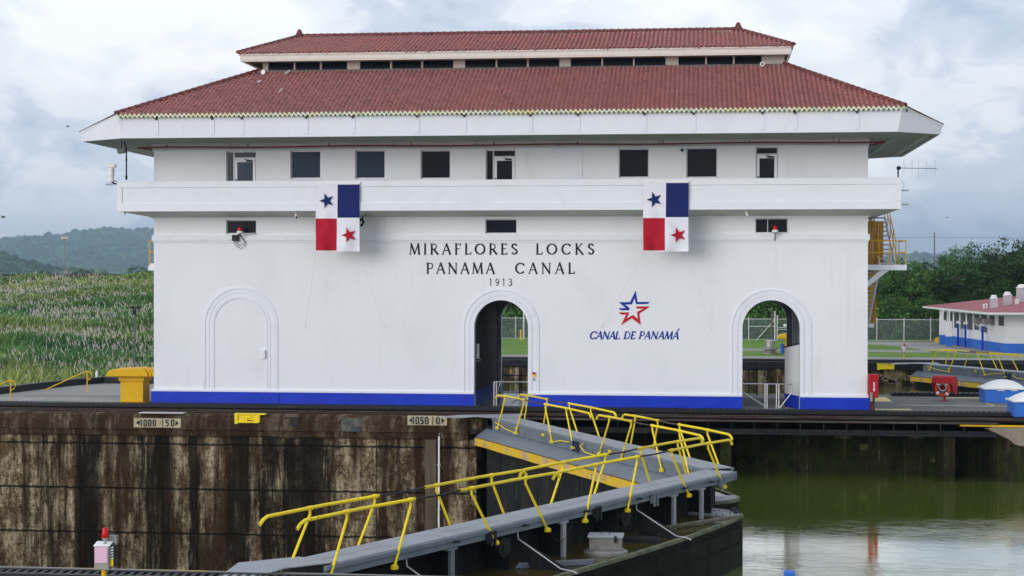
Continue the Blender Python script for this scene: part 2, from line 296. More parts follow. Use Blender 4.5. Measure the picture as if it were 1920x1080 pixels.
# ------------------------------------------------------------------ strokes font
def arc(cx, cy, rx, ry, a0, a1, n=10): return [(cx+rx*math.cos(R(a0+(a1-a0)*i/n)), cy+ry*math.sin(R(a0+(a1-a0)*i/n))) for i in range(n+1)]
G = {  # width, strokes (points, heavy?), serif feet
 'M': (0.98, [([(0.07, 0), (0.15, 1)], 0), ([(0.15, 1), (0.49, 0.05)], 1), ([(0.49, 0.05), (0.82, 1)], 0), ([(0.82, 1), (0.91, 0)], 1)], [(0.07, 0), (0.91, 0), (0.12, 1), (0.86, 1)]),
 'I': (0.26, [([(0.13, 0), (0.13, 1)], 1)], [(0.13, 0), (0.13, 1)]),
 'R': (0.74, [([(0.13, 0), (0.13, 1)], 1), ([(0.13, 0.97), (0.34, 0.97)]+arc(0.34, 0.73, 0.22, 0.24, 90, -90)+[(0.13, 0.49)], 0), ([(0.32, 0.49), (0.70, 0.02)], 1)], [(0.13, 0), (0.10, 1)]),
 'A': (0.84, [([(0.07, 0), (0.42, 1)], 0), ([(0.42, 1), (0.77, 0)], 1), ([(0.20, 0.36), (0.64, 0.36)], 0)], [(0.07, 0), (0.77, 0)]),
 'F': (0.58, [([(0.13, 0), (0.13, 1)], 1), ([(0.13, 0.97), (0.54, 0.97)], 0), ([(0.54, 1), (0.54, 0.83)], 0), ([(0.13, 0.52), (0.44, 0.52)], 0)], [(0.13, 0), (0.10, 1)]),
 'L': (0.58, [([(0.13, 0), (0.13, 1)], 1), ([(0.13, 0.03), (0.55, 0.03)], 0), ([(0.55, 0), (0.58, 0.2)], 0)], [(0.13, 1), (0.10, 0)]),
 'O': (0.98, [(arc(0.49, 0.5, 0.42, 0.47, 0, 360, 24), 2)], []),
 'E': (0.60, [([(0.13, 0), (0.13, 1)], 1), ([(0.13, 0.97), (0.52, 0.97)], 0), ([(0.52, 1), (0.52, 0.85)], 0), ([(0.13, 0.52), (0.44, 0.52)], 0), ([(0.13, 0.03), (0.55, 0.03)], 0), ([(0.55, 0), (0.57, 0.18)], 0)], [(0.10, 0), (0.10, 1)]),
 'S': (0.60, [(arc(0.30, 0.74, 0.20, 0.23, 25, 200, 9)+[(0.30, 0.52)]+arc(0.30, 0.26, 0.22, 0.23, 60, -155, 11), 2)], []),
 'C': (0.86, [(arc(0.49, 0.5, 0.42, 0.47, 42, 318, 20), 2), ([(0.80, 0.93), (0.81, 0.74)], 0)], []),
 'K': (0.76, [([(0.13, 0), (0.13, 1)], 1), ([(0.13, 0.48), (0.62, 1)], 0), ([(0.25, 0.58), (0.72, 0)], 1)], [(0.13, 0), (0.13, 1), (0.62, 1), (0.72, 0)]),
 'P': (0.64, [([(0.13, 0), (0.13, 1)], 1), ([(0.13, 0.97), (0.36, 0.97)]+arc(0.36, 0.72, 0.23, 0.25, 90, -90)+[(0.13, 0.47)], 0)], [(0.13, 0), (0.10, 1)]),
 'N': (0.88, [([(0.12, 0), (0.12, 1)], 0), ([(0.10, 1), (0.76, 0.02)], 1), ([(0.76, 0), (0.76, 1)], 0)], [(0.12, 0), (0.08, 1), (0.76, 1)]),
 'D': (0.80, [([(0.13, 0), (0.13, 1)], 1), ([(0.13, 0.97), (0.30, 0.97)]+arc(0.30, 0.5, 0.42, 0.47, 90, -90, 14)+[(0.13, 0.03)], 0)], []),
 '1': (0.34, [([(0.17, 0), (0.17, 1)], 1), ([(0.17, 1), (0.06, 0.86)], 0)], [(0.17, 0)]),
 '9': (0.58, [(arc(0.29, 0.68, 0.21, 0.29, 0, 360, 16), 0), (arc(0.10, 0.68, 0.41, 0.68, 0, -80, 10), 1)], []),
 '3': (0.54, [(arc(0.25, 0.75, 0.20, 0.22, 150, -70, 10)+arc(0.25, 0.26, 0.23, 0.27, 80, -150, 12), 2)], []),
 '0': (0.60, [([(0.12, 0.12), (0.2, 0.03), (0.4, 0.03), (0.48, 0.12), (0.48, 0.88), (0.4, 0.97), (0.2, 0.97), (0.12, 0.88), (0.12, 0.12)], 1)], []),
 '5': (0.60, [([(0.48, 0.95), (0.13, 0.95), (0.13, 0.56), (0.36, 0.56), (0.47, 0.46), (0.47, 0.14), (0.36, 0.04), (0.12, 0.04)], 1)], []),
}
def write(mb, text, x0, x1, z, cap, Y, heavy=0.17, thin=0.09, serif=True, shear=0.0, depth=0.012, even=False, slope=0.0, zs=None):
    """letters as raised strokes, filling x0..x1, baseline at height z"""
    ws = [G[c][0]*cap for c in text]; gap = ((x1-x0)-sum(ws))/max(1, len(text)-1); x = x0; kk = 0
    for c, wd in zip(text, ws):
        _, strokes, feet = G[c]
        zz = z+slope*(x-x0)
        def P(u, v): return (x+(u+shear*v)*cap, zz+v*cap)
        for pts, hv in strokes:
            for i in range(len(pts)-1):
                a, b = pts[i], pts[i+1]; dx, dz = b[0]-a[0], b[1]-a[1]; l = math.hypot(dx, dz) or 1
                if even: t = heavy
                elif hv == 2: t = thin+(heavy-thin)*abs(dz)/l
                else: t = heavy if hv == 1 else thin
                ex, ez = dx/l*t*0.25, dz/l*t*0.25
                nx, nz = -dz/l*t/2, dx/l*t/2; kk += 1; y = Y-0.0006*(kk % 17)
                q = [(a[0]-ex-nx, a[1]-ez-nz), (b[0]+ex-nx, b[1]+ez-nz), (b[0]+ex+nx, b[1]+ez+nz), (a[0]-ex+nx, a[1]-ez+nz)]
                q = [P(*p) for p in q]; mb.prism([(p[0], y, p[1]) for p in q], (0, depth, 0))
        if serif:
            for fx, fz in feet:
                kk += 1; y = Y-0.0006*(kk % 17); a = P(fx-0.10, fz-0.025 if fz else 0.0); b = P(fx+0.10, fz+0.0 if fz else 0.035)
                mb.box(a[0], b[0], y, y+depth, min(a[1], b[1])-0.004, max(a[1], b[1])+0.004)
        x += wd+gap
def word(text, pl, pr, ptop, pbot, Y, mt, parent, nm='letter', **k):
    a = at(pl, pbot, Y=Y); b = at(pr, pbot, Y=Y); c = at(pl, ptop, Y=Y); cap = c.z-a.z
    ws = [G[ch][0]*cap for ch in text]; gap = ((b.x-a.x)-sum(ws))/max(1, len(text)-1); x = a.x
    for ch, wd in zip(text, ws):
        m_ = MB(); write(m_, ch, x, x+wd, a.z, cap, Y-0.012, **k); link(nm, m_, mt, parent); x += wd+gap
# ================================================================== GROUND, WATER, CHAMBERS
XE = 90.0                                   # right end of what is modelled
YF, YB = -4.0, 10.0                          # chamber edges of the centre wall
YN = -37.35                                  # edge of the near wall
YS = 38.6                                    # far side of the second chamber
ZW = -2.2                                    # water held back by the gates
H1 = Vector((-7.67, -4.33, 0)); H2 = Vector((-7.56, -37.64, 0)); AP = Vector((0.70, -21.0, 0))
m = MB()                                     # centre wall deck: left end tapers to the stairs down
deck = [(-31.6, -3.7), (-31.4, 5), (-30.3, 10.5), (-29.6, 13.0), (-22, 13.2), (-10, 12.0), (6, YB), (XE, YB), (XE, -1.2), (-31.6, -1.2)]
dk = [(-60, -3.55), (-60, 2.2), (-31.4, 4.7), (-30.8, 8.5), (-30.2, 11.5), (-29.6, 13.0), (-20, 13.0), (-19.9, 10.0), (XE, YB), (XE, -3.9), (-8.0, -3.9), (-8.0, -3.55)]
m.prism([(x, y, -0.35) for x, y in dk], (0, 0, 0.35))
def split_deck():
    a = MB(); a.prism([(x, y, -0.35) for x, y in dk[1:8]]+[(-19.9, 0.1, -0.35), (-60, 0.1, -0.35)], (0, 0, 0.35)); return a
struct(link('pavement', split_deck(), 'conc'))
b = MB(); b.box(-19.9, XE, 0.1, YB, -0.35, 0.0)
struct(link('pavement', b, 'asph'))
b = MB(); b.box(-60, -8.0, -3.55, 0.1, -0.35, -0.02); b.box(-8, XE, -4.02, 0.1, -0.35, -0.02)
struct(link('track_bed', b, 'bed'))
# far side of the second chamber, near side and everything out to the horizon
b = MB(); b.face([(-31, YS+0.02, -0.02), (6000, YS+0.02, -0.02), (6000, 9000, -0.02), (-6000, 9000, -0.02), (-6000, 13.4, -2.5), (-31, 13.4, -2.5)])
gr = struct(link('ground', b, 'soil'))
b = MB(); b.face([(-200, YN, 0), (-200, -400, 0), (200, -400, 0), (200, YN, 0)]); struct(link('near_pavement', b, 'conc'))
b = MB()
c1, c2 = at(1300, 637, Z=0), at(1640, 668, Z=0)
b.face([(-40, 46.0, 0.004), (60, 46.0, 0.004), (60, 92, 0.004), (-40, 92, 0.004)]); struct(link('lawn', b, 'lawn'))
b = MB(); b.box(-31, XE, YS, 46.0, -0.3, 0.012); struct(link('concrete_strip', b, 'conc'))
b = MB(); P_ = [at(1640, 642, Z=0.01), at(1760, 641, Z=0.01), at(1800, 650, Z=0.01), at(1925, 664, Z=0.01), at(2000, 680, Z=0.01), at(1900, 679, Z=0.01), at(1800, 672, Z=0.01)]
pts = [at(1560, 641, Z=0), at(1745, 641, Z=0), at(1800, 640, Z=0), at(1990, 645, Z=0), at(2080, 676, Z=0), at(1925, 676, Z=0), at(1855, 668, Z=0), at(1740, 658, Z=0), at(1690, 650, Z=0)]
b.face([(p.x, p.y, 0.010) for p in pts]); struct(link('concrete_apron', b, 'conc'))
b = MB(); pts = [at(1330, 657, Z=0), at(1745, 661.5, Z=0), at(1745, 657, Z=0), at(1330, 653, Z=0)]
b.face([(p.x, p.y, 0.014) for p in pts]); struct(link('footpath', b, 'conc'))
# water
def water_mat(name, deep, rgh=0.03, s1=0.35, st=0.055):
    m = bpy.data.materials.new(name); m.use_nodes = True; t = m.node_tree; p = t.nodes['Principled BSDF']
    p.inputs['Base Color'].default_value = (*deep, 1); p.inputs['Roughness'].default_value = rgh; p.inputs['IOR'].default_value = 1.9; p.inputs['Coat Weight'].default_value = 1.0; p.inputs['Coat IOR'].default_value = 1.8; p.inputs['Coat Roughness'].default_value = rgh
    co = N(t, 'ShaderNodeTexCoord'); mpn = N(t, 'ShaderNodeMapping', inp={'Scale': (0.55, 1.2, 1)}); L(t, co.outputs['Object'], mpn.inputs[0])
    n = N(t, 'ShaderNodeTexNoise', inp={'Scale': 2.6, 'Detail': 5.0, 'Roughness': 0.6, 'Distortion': 1.8}); L(t, mpn.outputs[0], n.inputs[0])
    big = N(t, 'ShaderNodeTexNoise', inp={'Scale': 0.13, 'Detail': 2.0}); L(t, mpn.outputs[0], big.inputs[0])
    mrr = N(t, 'ShaderNodeMapRange', inp={1: 0.42, 2: 0.6, 3: 0.15, 4: 1.0}); L(t, big.outputs[0], mrr.inputs[0])
    mu = N(t, 'ShaderNodeMath', operation='MULTIPLY'); L(t, n.outputs[0], mu.inputs[0]); L(t, mrr.outputs[0], mu.inputs[1])
    bp = N(t, 'ShaderNodeBump', inp={'Strength': st, 'Distance': 0.25}); L(t, mu.outputs[0], bp.inputs['Height']); L(t, bp.outputs[0], p.inputs['Normal']); L(t, bp.outputs[0], p.inputs['Coat Normal'])
    return m
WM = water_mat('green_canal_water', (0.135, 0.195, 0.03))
b = MB(); b.face([(H1.x-0.3, -1.5, ZW), (H1.x, H1.y, ZW), (AP.x-0.4, AP.y, ZW), (H2.x, H2.y, ZW), (XE, YN, ZW), (XE, -1.5, ZW)])
struct(link('canal_water', b, WM))
b = MB(); b.face([(-120, YN-1, -10.5), (3, YN-1, -10.5), (3, -1, -10.5), (-120, -1, -10.5)]); struct(link('lower_chamber_water', b, WM))
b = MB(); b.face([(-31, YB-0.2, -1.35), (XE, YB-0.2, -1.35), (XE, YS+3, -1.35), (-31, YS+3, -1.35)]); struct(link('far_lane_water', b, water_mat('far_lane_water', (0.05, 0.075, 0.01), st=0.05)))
# ------------------------------------------------------------------ lock walls
def sx_(px): return at(px, 900, Y=YF).x
X0, X1 = sx_(0), sx_(890)
def st(px): return (sx_(px)-X0)/(X1-X0)
stops = [(0, .05), (st(60), .35), (st(95), .5), (st(140), .3), (st(152), .9), (st(178), .95), (st(190), .35), (st(245), .25), (st(258), .7), (st(275), .45), (st(290), .75), (st(312), .8), (st(322), .35), (st(350), .3), (st(358), .95), (st(370), .95), (st(380), .0), (st(418), .30), (st(440), .95), (st(462), .98), (st(470), .25), (st(485), .3), (st(496), .95), (st(512), .75), (st(530), .5), (st(545), .98), (st(600), .9), (st(622), .35), (st(660), .05), (st(735), .4), (1, .1)]
WL = wall_material('stained_lock_wall', X0, X1, stops[:1]+stops[1:-1]+stops[-1:])
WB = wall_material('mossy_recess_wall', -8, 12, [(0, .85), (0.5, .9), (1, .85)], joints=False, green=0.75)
WP = wall_material('brown_coping', X0, X1, [(0, .28), (0.2, .42), (0.35, .3), (0.5, .45), (0.62, .3), (1, .15)], joints=False, wash=.85)
WF = wall_material('far_wall_concrete', -30, 30, [(0, .35), (.5, .3), (1, .3)], joints=False, green=0.3)
wall = thing('lock_wall', 'stained concrete lock chamber wall with black water runs below the white building', 'lock wall', (-20, YF, -10))
b = MB(); xr = at(893, 900, Y=YF).x
b.box(-60, xr, YF+0.02, -1.6, -11.5, -0.9)
link('wall_face', b, WL, wall)
b = MB()                                     # rounded, projecting coping with a ledge under it
prof = [(-3.6, 0.0), (-3.98, -0.02), (-4.14, -0.10), (-4.2, -0.24), (-4.2, -0.62), (-4.13, -0.66), (-4.10, -0.84), (-4.04, -0.90), (-3.6, -0.90)]
xc = at(878, 800, Y=YF).x
segs = np.linspace(-60, xc, 140)
jit = rng.normal(0, 0.012, (141, len(prof))); jit[:, 0] = 0; jit[:, -1] = 0
base_i = len(b.v)
for i, x in enumerate(segs):
    for j, (y, z) in enumerate(prof): b.v.append((x, y+jit[i, j], z+jit[i, j]*0.6))
npf = len(prof)
for i in range(len(segs)-1):
    for j in range(npf-1): a = i*npf+j; b.f.append((a, a+npf, a+npf+1, a+1)); b.mi.append(0)
b.f.append(tuple(range((len(segs)-1)*npf, len(segs)*npf))); b.mi.append(0)
link('coping', b, WP, wall, smooth=False)
b = MB()                                     # knob of broken stone next to the recess
for (px0, px1, y0, y1, dd) in ((862, 905, 782, 806, .16), (868, 893, 806, 812, .10)):
    a = at(px0, y1, Y=YF-dd); c = at(px1, y0, Y=YF-dd); b.box(a.x, c.x, YF-dd, YF+0.6, a.z, c.z)
link('broken_corner', b, WF, wall, bevel=0.05)
b = MB(); a = at(797, 1000, Y=YF-.03); c = at(818, 812, Y=YF-.03); b.box(a.x, c.x, YF-.03, YF+.1, -11, c.z); link('concrete_channel', b, mat('tan_channel', (0.13, 0.10, 0.07), 0.8, (0.07, 0.055, 0.035), 1.5, 0.4, 0.65, stretch=(3, 1, 0.3)), wall)
b = MB()                                     # dark vertical slot
a = at(545, 782, Y=YF-.23); c = at(560, 796, Y=YF-.23); b.box(a.x, c.x, YF-.225, YF-.15, c.z-0.05, a.z); link('drain_slot', b, 'black', wall)
b = MB(); 
for px, py in ((174, 783), (578, 788)):
    a = at(px, py, Y=YF-.21); b.tube([(a.x, YF-.212, a.z), (a.x, YF-.1, a.z)], 0.045, 10)
link('drain_hole', b, 'dark', wall)
# patch of dark blue-grey wash on the wall
b = MB(); a = at(642, 826, Y=YF-.03); c = at(679, 781, Y=YF-.03)
for k in range(7): b.box(a.x+0.03*(k % 2), c.x-0.04*(k % 3 == 1), YF-.215, YF-.15, -0.62+k*0.075, -0.62+k*0.075+0.068)
link('plate', b, mat('blue_grey_patch', (0.05, 0.07, 0.075), 0.8, (0.16, 0.15, 0.13), 3.0, 0.45, 0.6), wall)

rec = thing('recess_wall', 'dark mossy wall of the gate recess under the track girder', 'lock wall', (1, -1.6, -11))
b = MB(); b.box(xr-0.02, 10.9, -1.6, -1.0, -11.5, -0.36); link('wall_face', b, WB, rec)
b = MB()
for px, py, wpx, hpx in ((1580, 818, 30, 8), (1718, 818, 28, 9), (1620, 838, 16, 12), (1755, 862, 22, 8), (1862, 845, 30, 8)):
    a = at(px-wpx/2, py+hpx/2, Y=-1.62); c = at(px+wpx/2, py-hpx/2, Y=-1.62); b.box(a.x, c.x, -1.66, -1.55, a.z, c.z)
link('pale_patch', b, mat('pale_lichen', (0.15, 0.13, 0.06), 0.9, (0.05, 0.05, 0.02), 4, 0.4, 0.6), rec, bevel=0.03)
cw = thing('lock_wall', 'pale broken stone wall corner at the right edge under the track', 'lock wall', (20, YF, -10))
b = MB(); b.box(10.9, XE, YF+0.05, -1.0, -11.5, -0.36); link('wall_face', b, WB, cw)
b = MB()                                     # broken pale stone below the coping corner
pp = [(1846, 803), (1880, 799), (1990, 803), (1990, 868), (1935, 850), (1921, 838), (1903, 834), (1892, 824), (1878, 818), (1868, 812)]
pp = [at(x, y, Y=YF-.08) for x, y in pp]; b.prism([(p.x, YF-.08, p.z) for p in pp], (0, .4, 0))
RB = wall_material('pale_rubble', 8, 20, [(0, .0), (0.5, .0), (1, .0)], joints=False, pale=True)
link('rubble', b, RB, cw, bevel=0.03)
b = MB(); a = at(1800, 793, Y=-4.1); c = at(1925, 801, Y=-4.1)
b.prism([(a.x, -4.12, -0.10), (20, -4.12, -0.10), (20, -4.12, -0.20), (a.x, -4.12, -0.16)], (0, 0.06, 0)); link('edge_angle', b, 'yellow2', cw)
b = MB(); b.box(11.0, XE, YF-0.02, YF+0.4, -0.34, -0.021); link('edge_beam', b, 'rust', cw)
# girder that carries the track over the recess
gd = thing('track_girder', 'dark steel girder bridging the gate recess along the deck edge', 'girder', (1, YF, -0.6))
b = MB(); b.box(xc+0.05, 10.9, YF-0.16, YF+0.12, -0.09, -0.025); b.box(xc+0.05, 10.9, YF-0.02, YF+0.02, -0.50, -0.09); b.box(xc+0.05, 10.9, YF-0.13, YF+0.12, -0.55, -0.50)
for x in np.arange(xc+0.6, 10.8, 0.85): b.box(x-0.02, x+0.02, YF-0.11, YF-0.02, -0.5, -0.09)
link('girder', b, 'black', gd)
b = MB(); b.box(xc+0.05, 10.9, YF-0.17, YF-0.162, -0.075, -0.03); link('rusty_lip', b, 'rust', gd)
for x in (9.2, 1.0, -6.5):
    b = MB(); b.box(x-0.2, x+0.2, -3.9, -1.6, -11, -0.56); link('pier', b, WB, gd)
b = MB(); b.box(xc+0.05, 10.9, -3.98, -1.0, -0.352, -0.25); link('track_slab', b, 'rust', gd)
nw = thing('lock_wall', 'near lock wall edge of pale worn concrete along the bottom of the picture', 'lock wall', (0, YN, -8))
b = MB(); b.box(-200, 200, YN, YN-0.75, -11, 0.012); link('wall_face', b, 'conc', nw)
b = MB()
for x0_, x1_ in ((-11.6, -10.55), (-10.2, -8.7)): b.face([(x0_, YN-0.02, .017), (x1_, YN-0.02, .017), (x1_-.25, YN-0.42, .017), (x0_-.25, YN-0.42, .017)])
link('worn_yellow_paint', b, mat('worn_yellow_mark', (0.52, 0.36, 0.13), 0.8, (0.33, 0.30, 0.27), 3, 0.45, 0.6), nw)
fw = thing('lock_wall', 'far concrete wall of the second lock lane seen through the arches and right of the building', 'lock wall', (0, YS, -6))
b = MB(); b.box(-31, 14.2, YS, YS+1.5, -8, -0.301); link('wall_face', b, WF, fw)
b = MB(); b.box(14.2, XE, YS+2.2, YS+3, -8, -0.301); link('recessed_face', b, WB, fw)
b = MB(); b.box(-31, XE, YS-0.12, YS+0.3, -0.42, 0.03); link('dark_edge', b, 'black', fw)
b = MB()
a = at(1690, 688, Y=YS); 
for k in range(30):
    x = rng.uniform(8.5, 13.6); z = -0.75-abs(rng.normal(0, .25)); s = rng.uniform(.15, .4)
    b.prism([(x+s*math.cos(t)*rng.uniform(.8, 1.15), YS-.06, z+s*.5*math.sin(t)) for t in np.linspace(0, 2*math.pi, 7)[:-1]], (0, .3, 0))
link('rubble', b, mat('olive_rubble', (0.30, 0.25, 0.14), 0.85, (0.12, 0.11, 0.04), 1.5), fw, bevel=0.04)

# tow track: toothed rack rails
def rack(label, x0, x1, y0, y1, zt, teeth=0.14, group='toothed tow tracks'):
    t = thing('rack_rail', label, 'rail', ((x0+x1)/2, (y0+y1)/2, 0), group)
    b = MB(); b.box(x0, x1, y0, y0+0.12, -0.015, zt); b.box(x0, x1, y1-0.12, y1, -0.015, zt); b.box(x0, x1, y0+0.12, y1-0.12, -0.015, zt-0.08); link('side_rails', b, 'rack', t)
    if teeth:
        b = MB(); n = min(700, int((x1-x0)/teeth))
        for k in range(n):
            x = x0+k*teeth; b.box(x, x+teeth*0.45, y0+0.13, y1-0.13, zt-0.08, zt-0.012)
        o = link('teeth', b, 'rust' if teeth < .16 else 'rack', t)
    return t
rack('black toothed tow rail running along the foot of the white building', -60, XE, -1.0, -0.35, 0.12, 0.22)
b = MB(); b.box(-60, XE, -2.35, -2.27, -0.018, 0.012); b.box(-60, XE, -3.05, -2.98, -0.018, 0.008)
tag(link('tow_rail', b, 'rust', base=(0, -2.7, 0)), 'pair of low rusty rails at the edge of the lock wall before the building', 'rail')
rack('black toothed tow rail behind the deck at the far lane edge right of building', 8.6, XE, 9.1, 9.8, 0.16, 0.25)
rack('dark toothed rail along the far wall of the second lock lane', -31, XE, YS+.6, YS+1.7, 0.14, 0)
rack('black toothed rail at the very bottom edge of the picture', -60, 60, YN-1.15, YN-0.55, 0.10, 0.16)
b = MB()
pts = [(-60, 2.3), (-31.5, 4.85), (-30.95, 8.6), (-30.3, 11.6), (-29.6, 13.12), (-20, 13.15)]
for i in range(len(pts)-1): b.bar((*pts[i], 0.14), (*pts[i+1], 0.14), 0.35, 0.34)
tag(link('curb_rail', b, 'rack', base=(-30, 10, 0)), 'black curved rail bounding the deck in front of the tall grass', 'rail')
# painted marks on the deck
b = MB()
def mark(p): b.face([(q.x, q.y, 0.006) for q in [at(x, y, Z=0) for x, y in p]])
mark([(1640, 767), (1640, 774), (1716, 774), (1706, 767)]); mark([(1640, 745), (1640, 753), (1673, 753), (1661, 745)])
mark([(1785, 773), (1785, 775), (1800, 775), (1800, 773)]); mark([(1775, 745.5), (1775, 746.8), (1836, 746.8), (1836, 745.5)]); mark([(1846, 756), (1850, 756), (1870, 762), (1864, 762)])
mark([(60, 755.5), (95, 755.5), (93, 757.5), (66, 757.5)])
struct(link('painted_markings', b, 'ypaint'))
b = MB()
def mark2(p): b.face([(q.x, q.y, 0.006) for q in [at(x, y, Z=0) for x, y in p]])
mark2([(140, 753), (225, 751.5), (212, 756.5), (135, 756.5)]); mark2([(30, 750), (60, 747), (100, 747), (40, 752)]); mark2([(1690, 759), (1900, 762), (1900, 763.5), (1690, 760)]); mark2([(255, 731), (282, 729), (282, 736), (262, 734)])
struct(link('pale_worn_strips', b, mat('pale_worn', (0.46, 0.44, 0.41), 0.8, (0.28, 0.27, 0.26), 2.5, 0.42, 0.6)))

# ================================================================== THE WHITE BUILDING
BX0, BX1, BD = -22.485, 6.606, 8.4
B = thing('canal_building', 'long white canal building with two-tier red tiled roof, balcony, arches and blue base', 'building', ((BX0+BX1)/2, BD/2, 0))
def holes_panel(b, x0, x1, z0, z1, Y, holes, depth=0.35, dirn=1):
    """a wall face at Y with rectangular or arched openings and their reveals"""
    xs = {x0, x1}
    H = []
    for h in holes:
        if h[0] == 'rect': _, a, c, d, e_ = h; H.append((a, c, lambda x, d=d: d, lambda x, e_=e_: e_, [(a, d), (c, d), (c, e_), (a, e_)])); xs |= {a, c}
        else:
            _, a, c, d, zt = h; r = (c-a)/2; cx = (a+c)/2; zs = zt-r
            N_ = 28; xa = [cx-r*math.cos(math.pi*i/N_) for i in range(N_+1)]; xs |= set(xa)
            f = lambda x, r=r, cx=cx, zs=zs: zs+math.sqrt(max(0, r*r-(x-cx)**2))
            H.append((a, c, lambda x, d=d: d, f, [(a, d), (c, d)]+[(x, f(x)) for x in reversed(xa)]))
    xs = sorted(x for x in xs if x0-1e-6 <= x <= x1+1e-6)
    for xa, xb in zip(xs, xs[1:]):
        if xb-xa < 1e-6: continue
        hs = sorted([h for h in H if h[0] <= (xa+xb)/2 <= h[1]], key=lambda h: h[2](xa)); lo = (z0, z0)
        for h in hs:
            hi = (h[2](xa), h[2](xb))
            if hi[0]-lo[0] > 1e-5: b.face([(xa, Y, lo[0]), (xb, Y, lo[1]), (xb, Y, hi[1]), (xa, Y, hi[0])])
            lo = (h[3](xa), h[3](xb))
        if z1-lo[0] > 1e-5 or z1-lo[1] > 1e-5: b.face([(xa, Y, lo[0]), (xb, Y, lo[1]), (xb, Y, z1), (xa, Y, z1)])
    if depth:
        for h in H:
            p = h[4]
            for i in range(len(p)):
                a, c = p[i], p[(i+1) % len(p)]
                if h[2](0) <= 0.001 and abs(a[1]-h[2](0)) < 1e-6 and abs(c[1]-h[2](0)) < 1e-6: continue
                b.face([(a[0], Y, a[1]), (c[0], Y, c[1]), (c[0], Y+depth*dirn, c[1]), (a[0], Y+depth*dirn, a[1])])
def px_rect(x0, y0, x1, y1, Y=0): a = at(x0, y1, Y=Y); c = at(x1, y0, Y=Y); return a.x, c.x, a.z, c.z
ARC = ((-9.073, -6.876, 4.375), (1.71, 3.974, 4.406))
up = [(544.5, 282, 601, 335), (666, 281, 722, 335), (788.5, 281, 844.5, 335), (1160, 278, 1217, 333), (1287, 276.5, 1345.5, 333)]
dr = [(424, 283, 480, 345), (910.5, 280, 967, 345), (1417, 275, 1459.5, 340)]
lw = [(424, 412.5, 480, 438), (910, 411, 968.5, 437.5), (1416.5, 409.5, 1477.5, 436.5)]
UP = [px_rect(*r) for r in up]; DR = [px_rect(*r) for r in dr]; DR = [(a, c, 7.95, t) for a, c, z, t in DR]; LW = [px_rect(*r) for r in lw]
ZT = 10.86
holes = [('rect', *r) for r in UP+DR+LW]+[('arch', a, c, 0.0, t) for a, c, t in ARC]
b = MB(); holes_panel(b, BX0, BX1, 0, ZT, 0, holes, 0.35)
holes_panel(b, BX0, BX1, 0, ZT, BD, [('arch', ARC[0][0]+.13, ARC[0][1]-.13, 0, ARC[0][2]), ('arch', ARC[1][0]+.13, ARC[1][1]-.1, 0, ARC[1][2])], 0.35, -1)
for x in (BX0, BX1): b.face([(x, 0, 0), (x, BD, 0), (x, BD, ZT), (x, 0, ZT)])
link('wall', b, 'white', B)
# passages behind the arches
for k, (a, c, t) in enumerate(ARC):
    b = MB(); zc = 4.75; xa, xb = (a-0.02, c+1.5) if k == 0 else (a-1.2, c+0.02)
    if k == 1: xb = c+0.12
    b.face([(xa, .35, 0.62), (xa, BD-.35, 0.62), (xa, BD-.35, zc), (xa, .35, zc)]); b.face([(xb, .35, 0.62), (xb, BD-.35, 0.62), (xb, BD-.35, zc), (xb, .35, zc)])
    b.face([(xa, .35, zc), (xb, .35, zc), (xb, BD-.35, zc), (xa, BD-.35, zc)])
    for yy in (0.352, BD-.352):
        for (u0, u1) in ((xa, a), (c, xb)):
            if u1-u0 > 0.05: b.face([(u0, yy, 0), (u1, yy, 0), (u1, yy, zc), (u0, yy, zc)])
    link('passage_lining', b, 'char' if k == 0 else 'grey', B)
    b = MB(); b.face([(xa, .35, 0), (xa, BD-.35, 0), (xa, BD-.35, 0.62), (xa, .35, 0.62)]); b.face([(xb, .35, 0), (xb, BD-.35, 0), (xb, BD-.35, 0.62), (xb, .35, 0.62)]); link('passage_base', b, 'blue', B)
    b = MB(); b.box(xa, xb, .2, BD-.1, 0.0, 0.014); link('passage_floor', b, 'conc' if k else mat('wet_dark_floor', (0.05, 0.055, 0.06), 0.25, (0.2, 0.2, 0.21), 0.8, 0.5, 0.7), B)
# white screen wall in the right arch with sloping dark cap
b = MB(); p0, p1, p2, p3 = at(1474, 765, Y=2.4), at(1474, 655, Y=2.4), at(1502, 648, Y=1.2), at(1502, 768, Y=1.2)
b.prism([(3.50, 2.4, 0), (3.97, 0.9, 0), (3.97, 0.9, 2.62), (3.50, 2.4, 2.42)], (0.12, 0.05, 0)); link('screen_wall', b, 'white', B)
b = MB(); b.prism([(3.47, 2.42, 2.42), (3.97, 0.86, 2.62), (3.97, 0.86, 2.67), (3.47, 2.42, 2.47)], (0.14, 0.05, 0)); link('screen_cap', b, 'dark', B)
b = MB(); b.prism([(3.495, 2.41, 0), (3.965, 0.89, 0), (3.965, 0.89, 0.55), (3.495, 2.41, 0.55)], (0.01, -0.02, 0)); link('screen_base', b, 'blue', B)
# blue base and the ledge over it
def plinth(b, y, z0, z1, pr):
    e_ = [BX0-pr, ARC[0][0], ARC[0][1], ARC[1][0], ARC[1][1], BX1+pr]
    for i in (0, 2, 4): b.box(e_[i], e_[i+1], -pr, 0.10 if i != 9 else 0, z0, z1)
    b.box(BX0-pr, BX0, 0.10, BD+pr, z0, z1); b.box(BX1, BX1+pr, 0.10, BD+pr, z0, z1)
b = MB(); plinth(b, 0, 0, 0.56, 0.10)
for (x0_, x1_) in ((-20.12, -17.5),): b.box(x0_-.3, x1_+.35, -0.13, -0.1, 0, 0.56)
link('blue_base', b, 'blue', B)
b = MB(); plinth(b, 0, 0.562, 0.66, 0.085); link('base_ledge', b, 'trim', B, bevel=0.015)
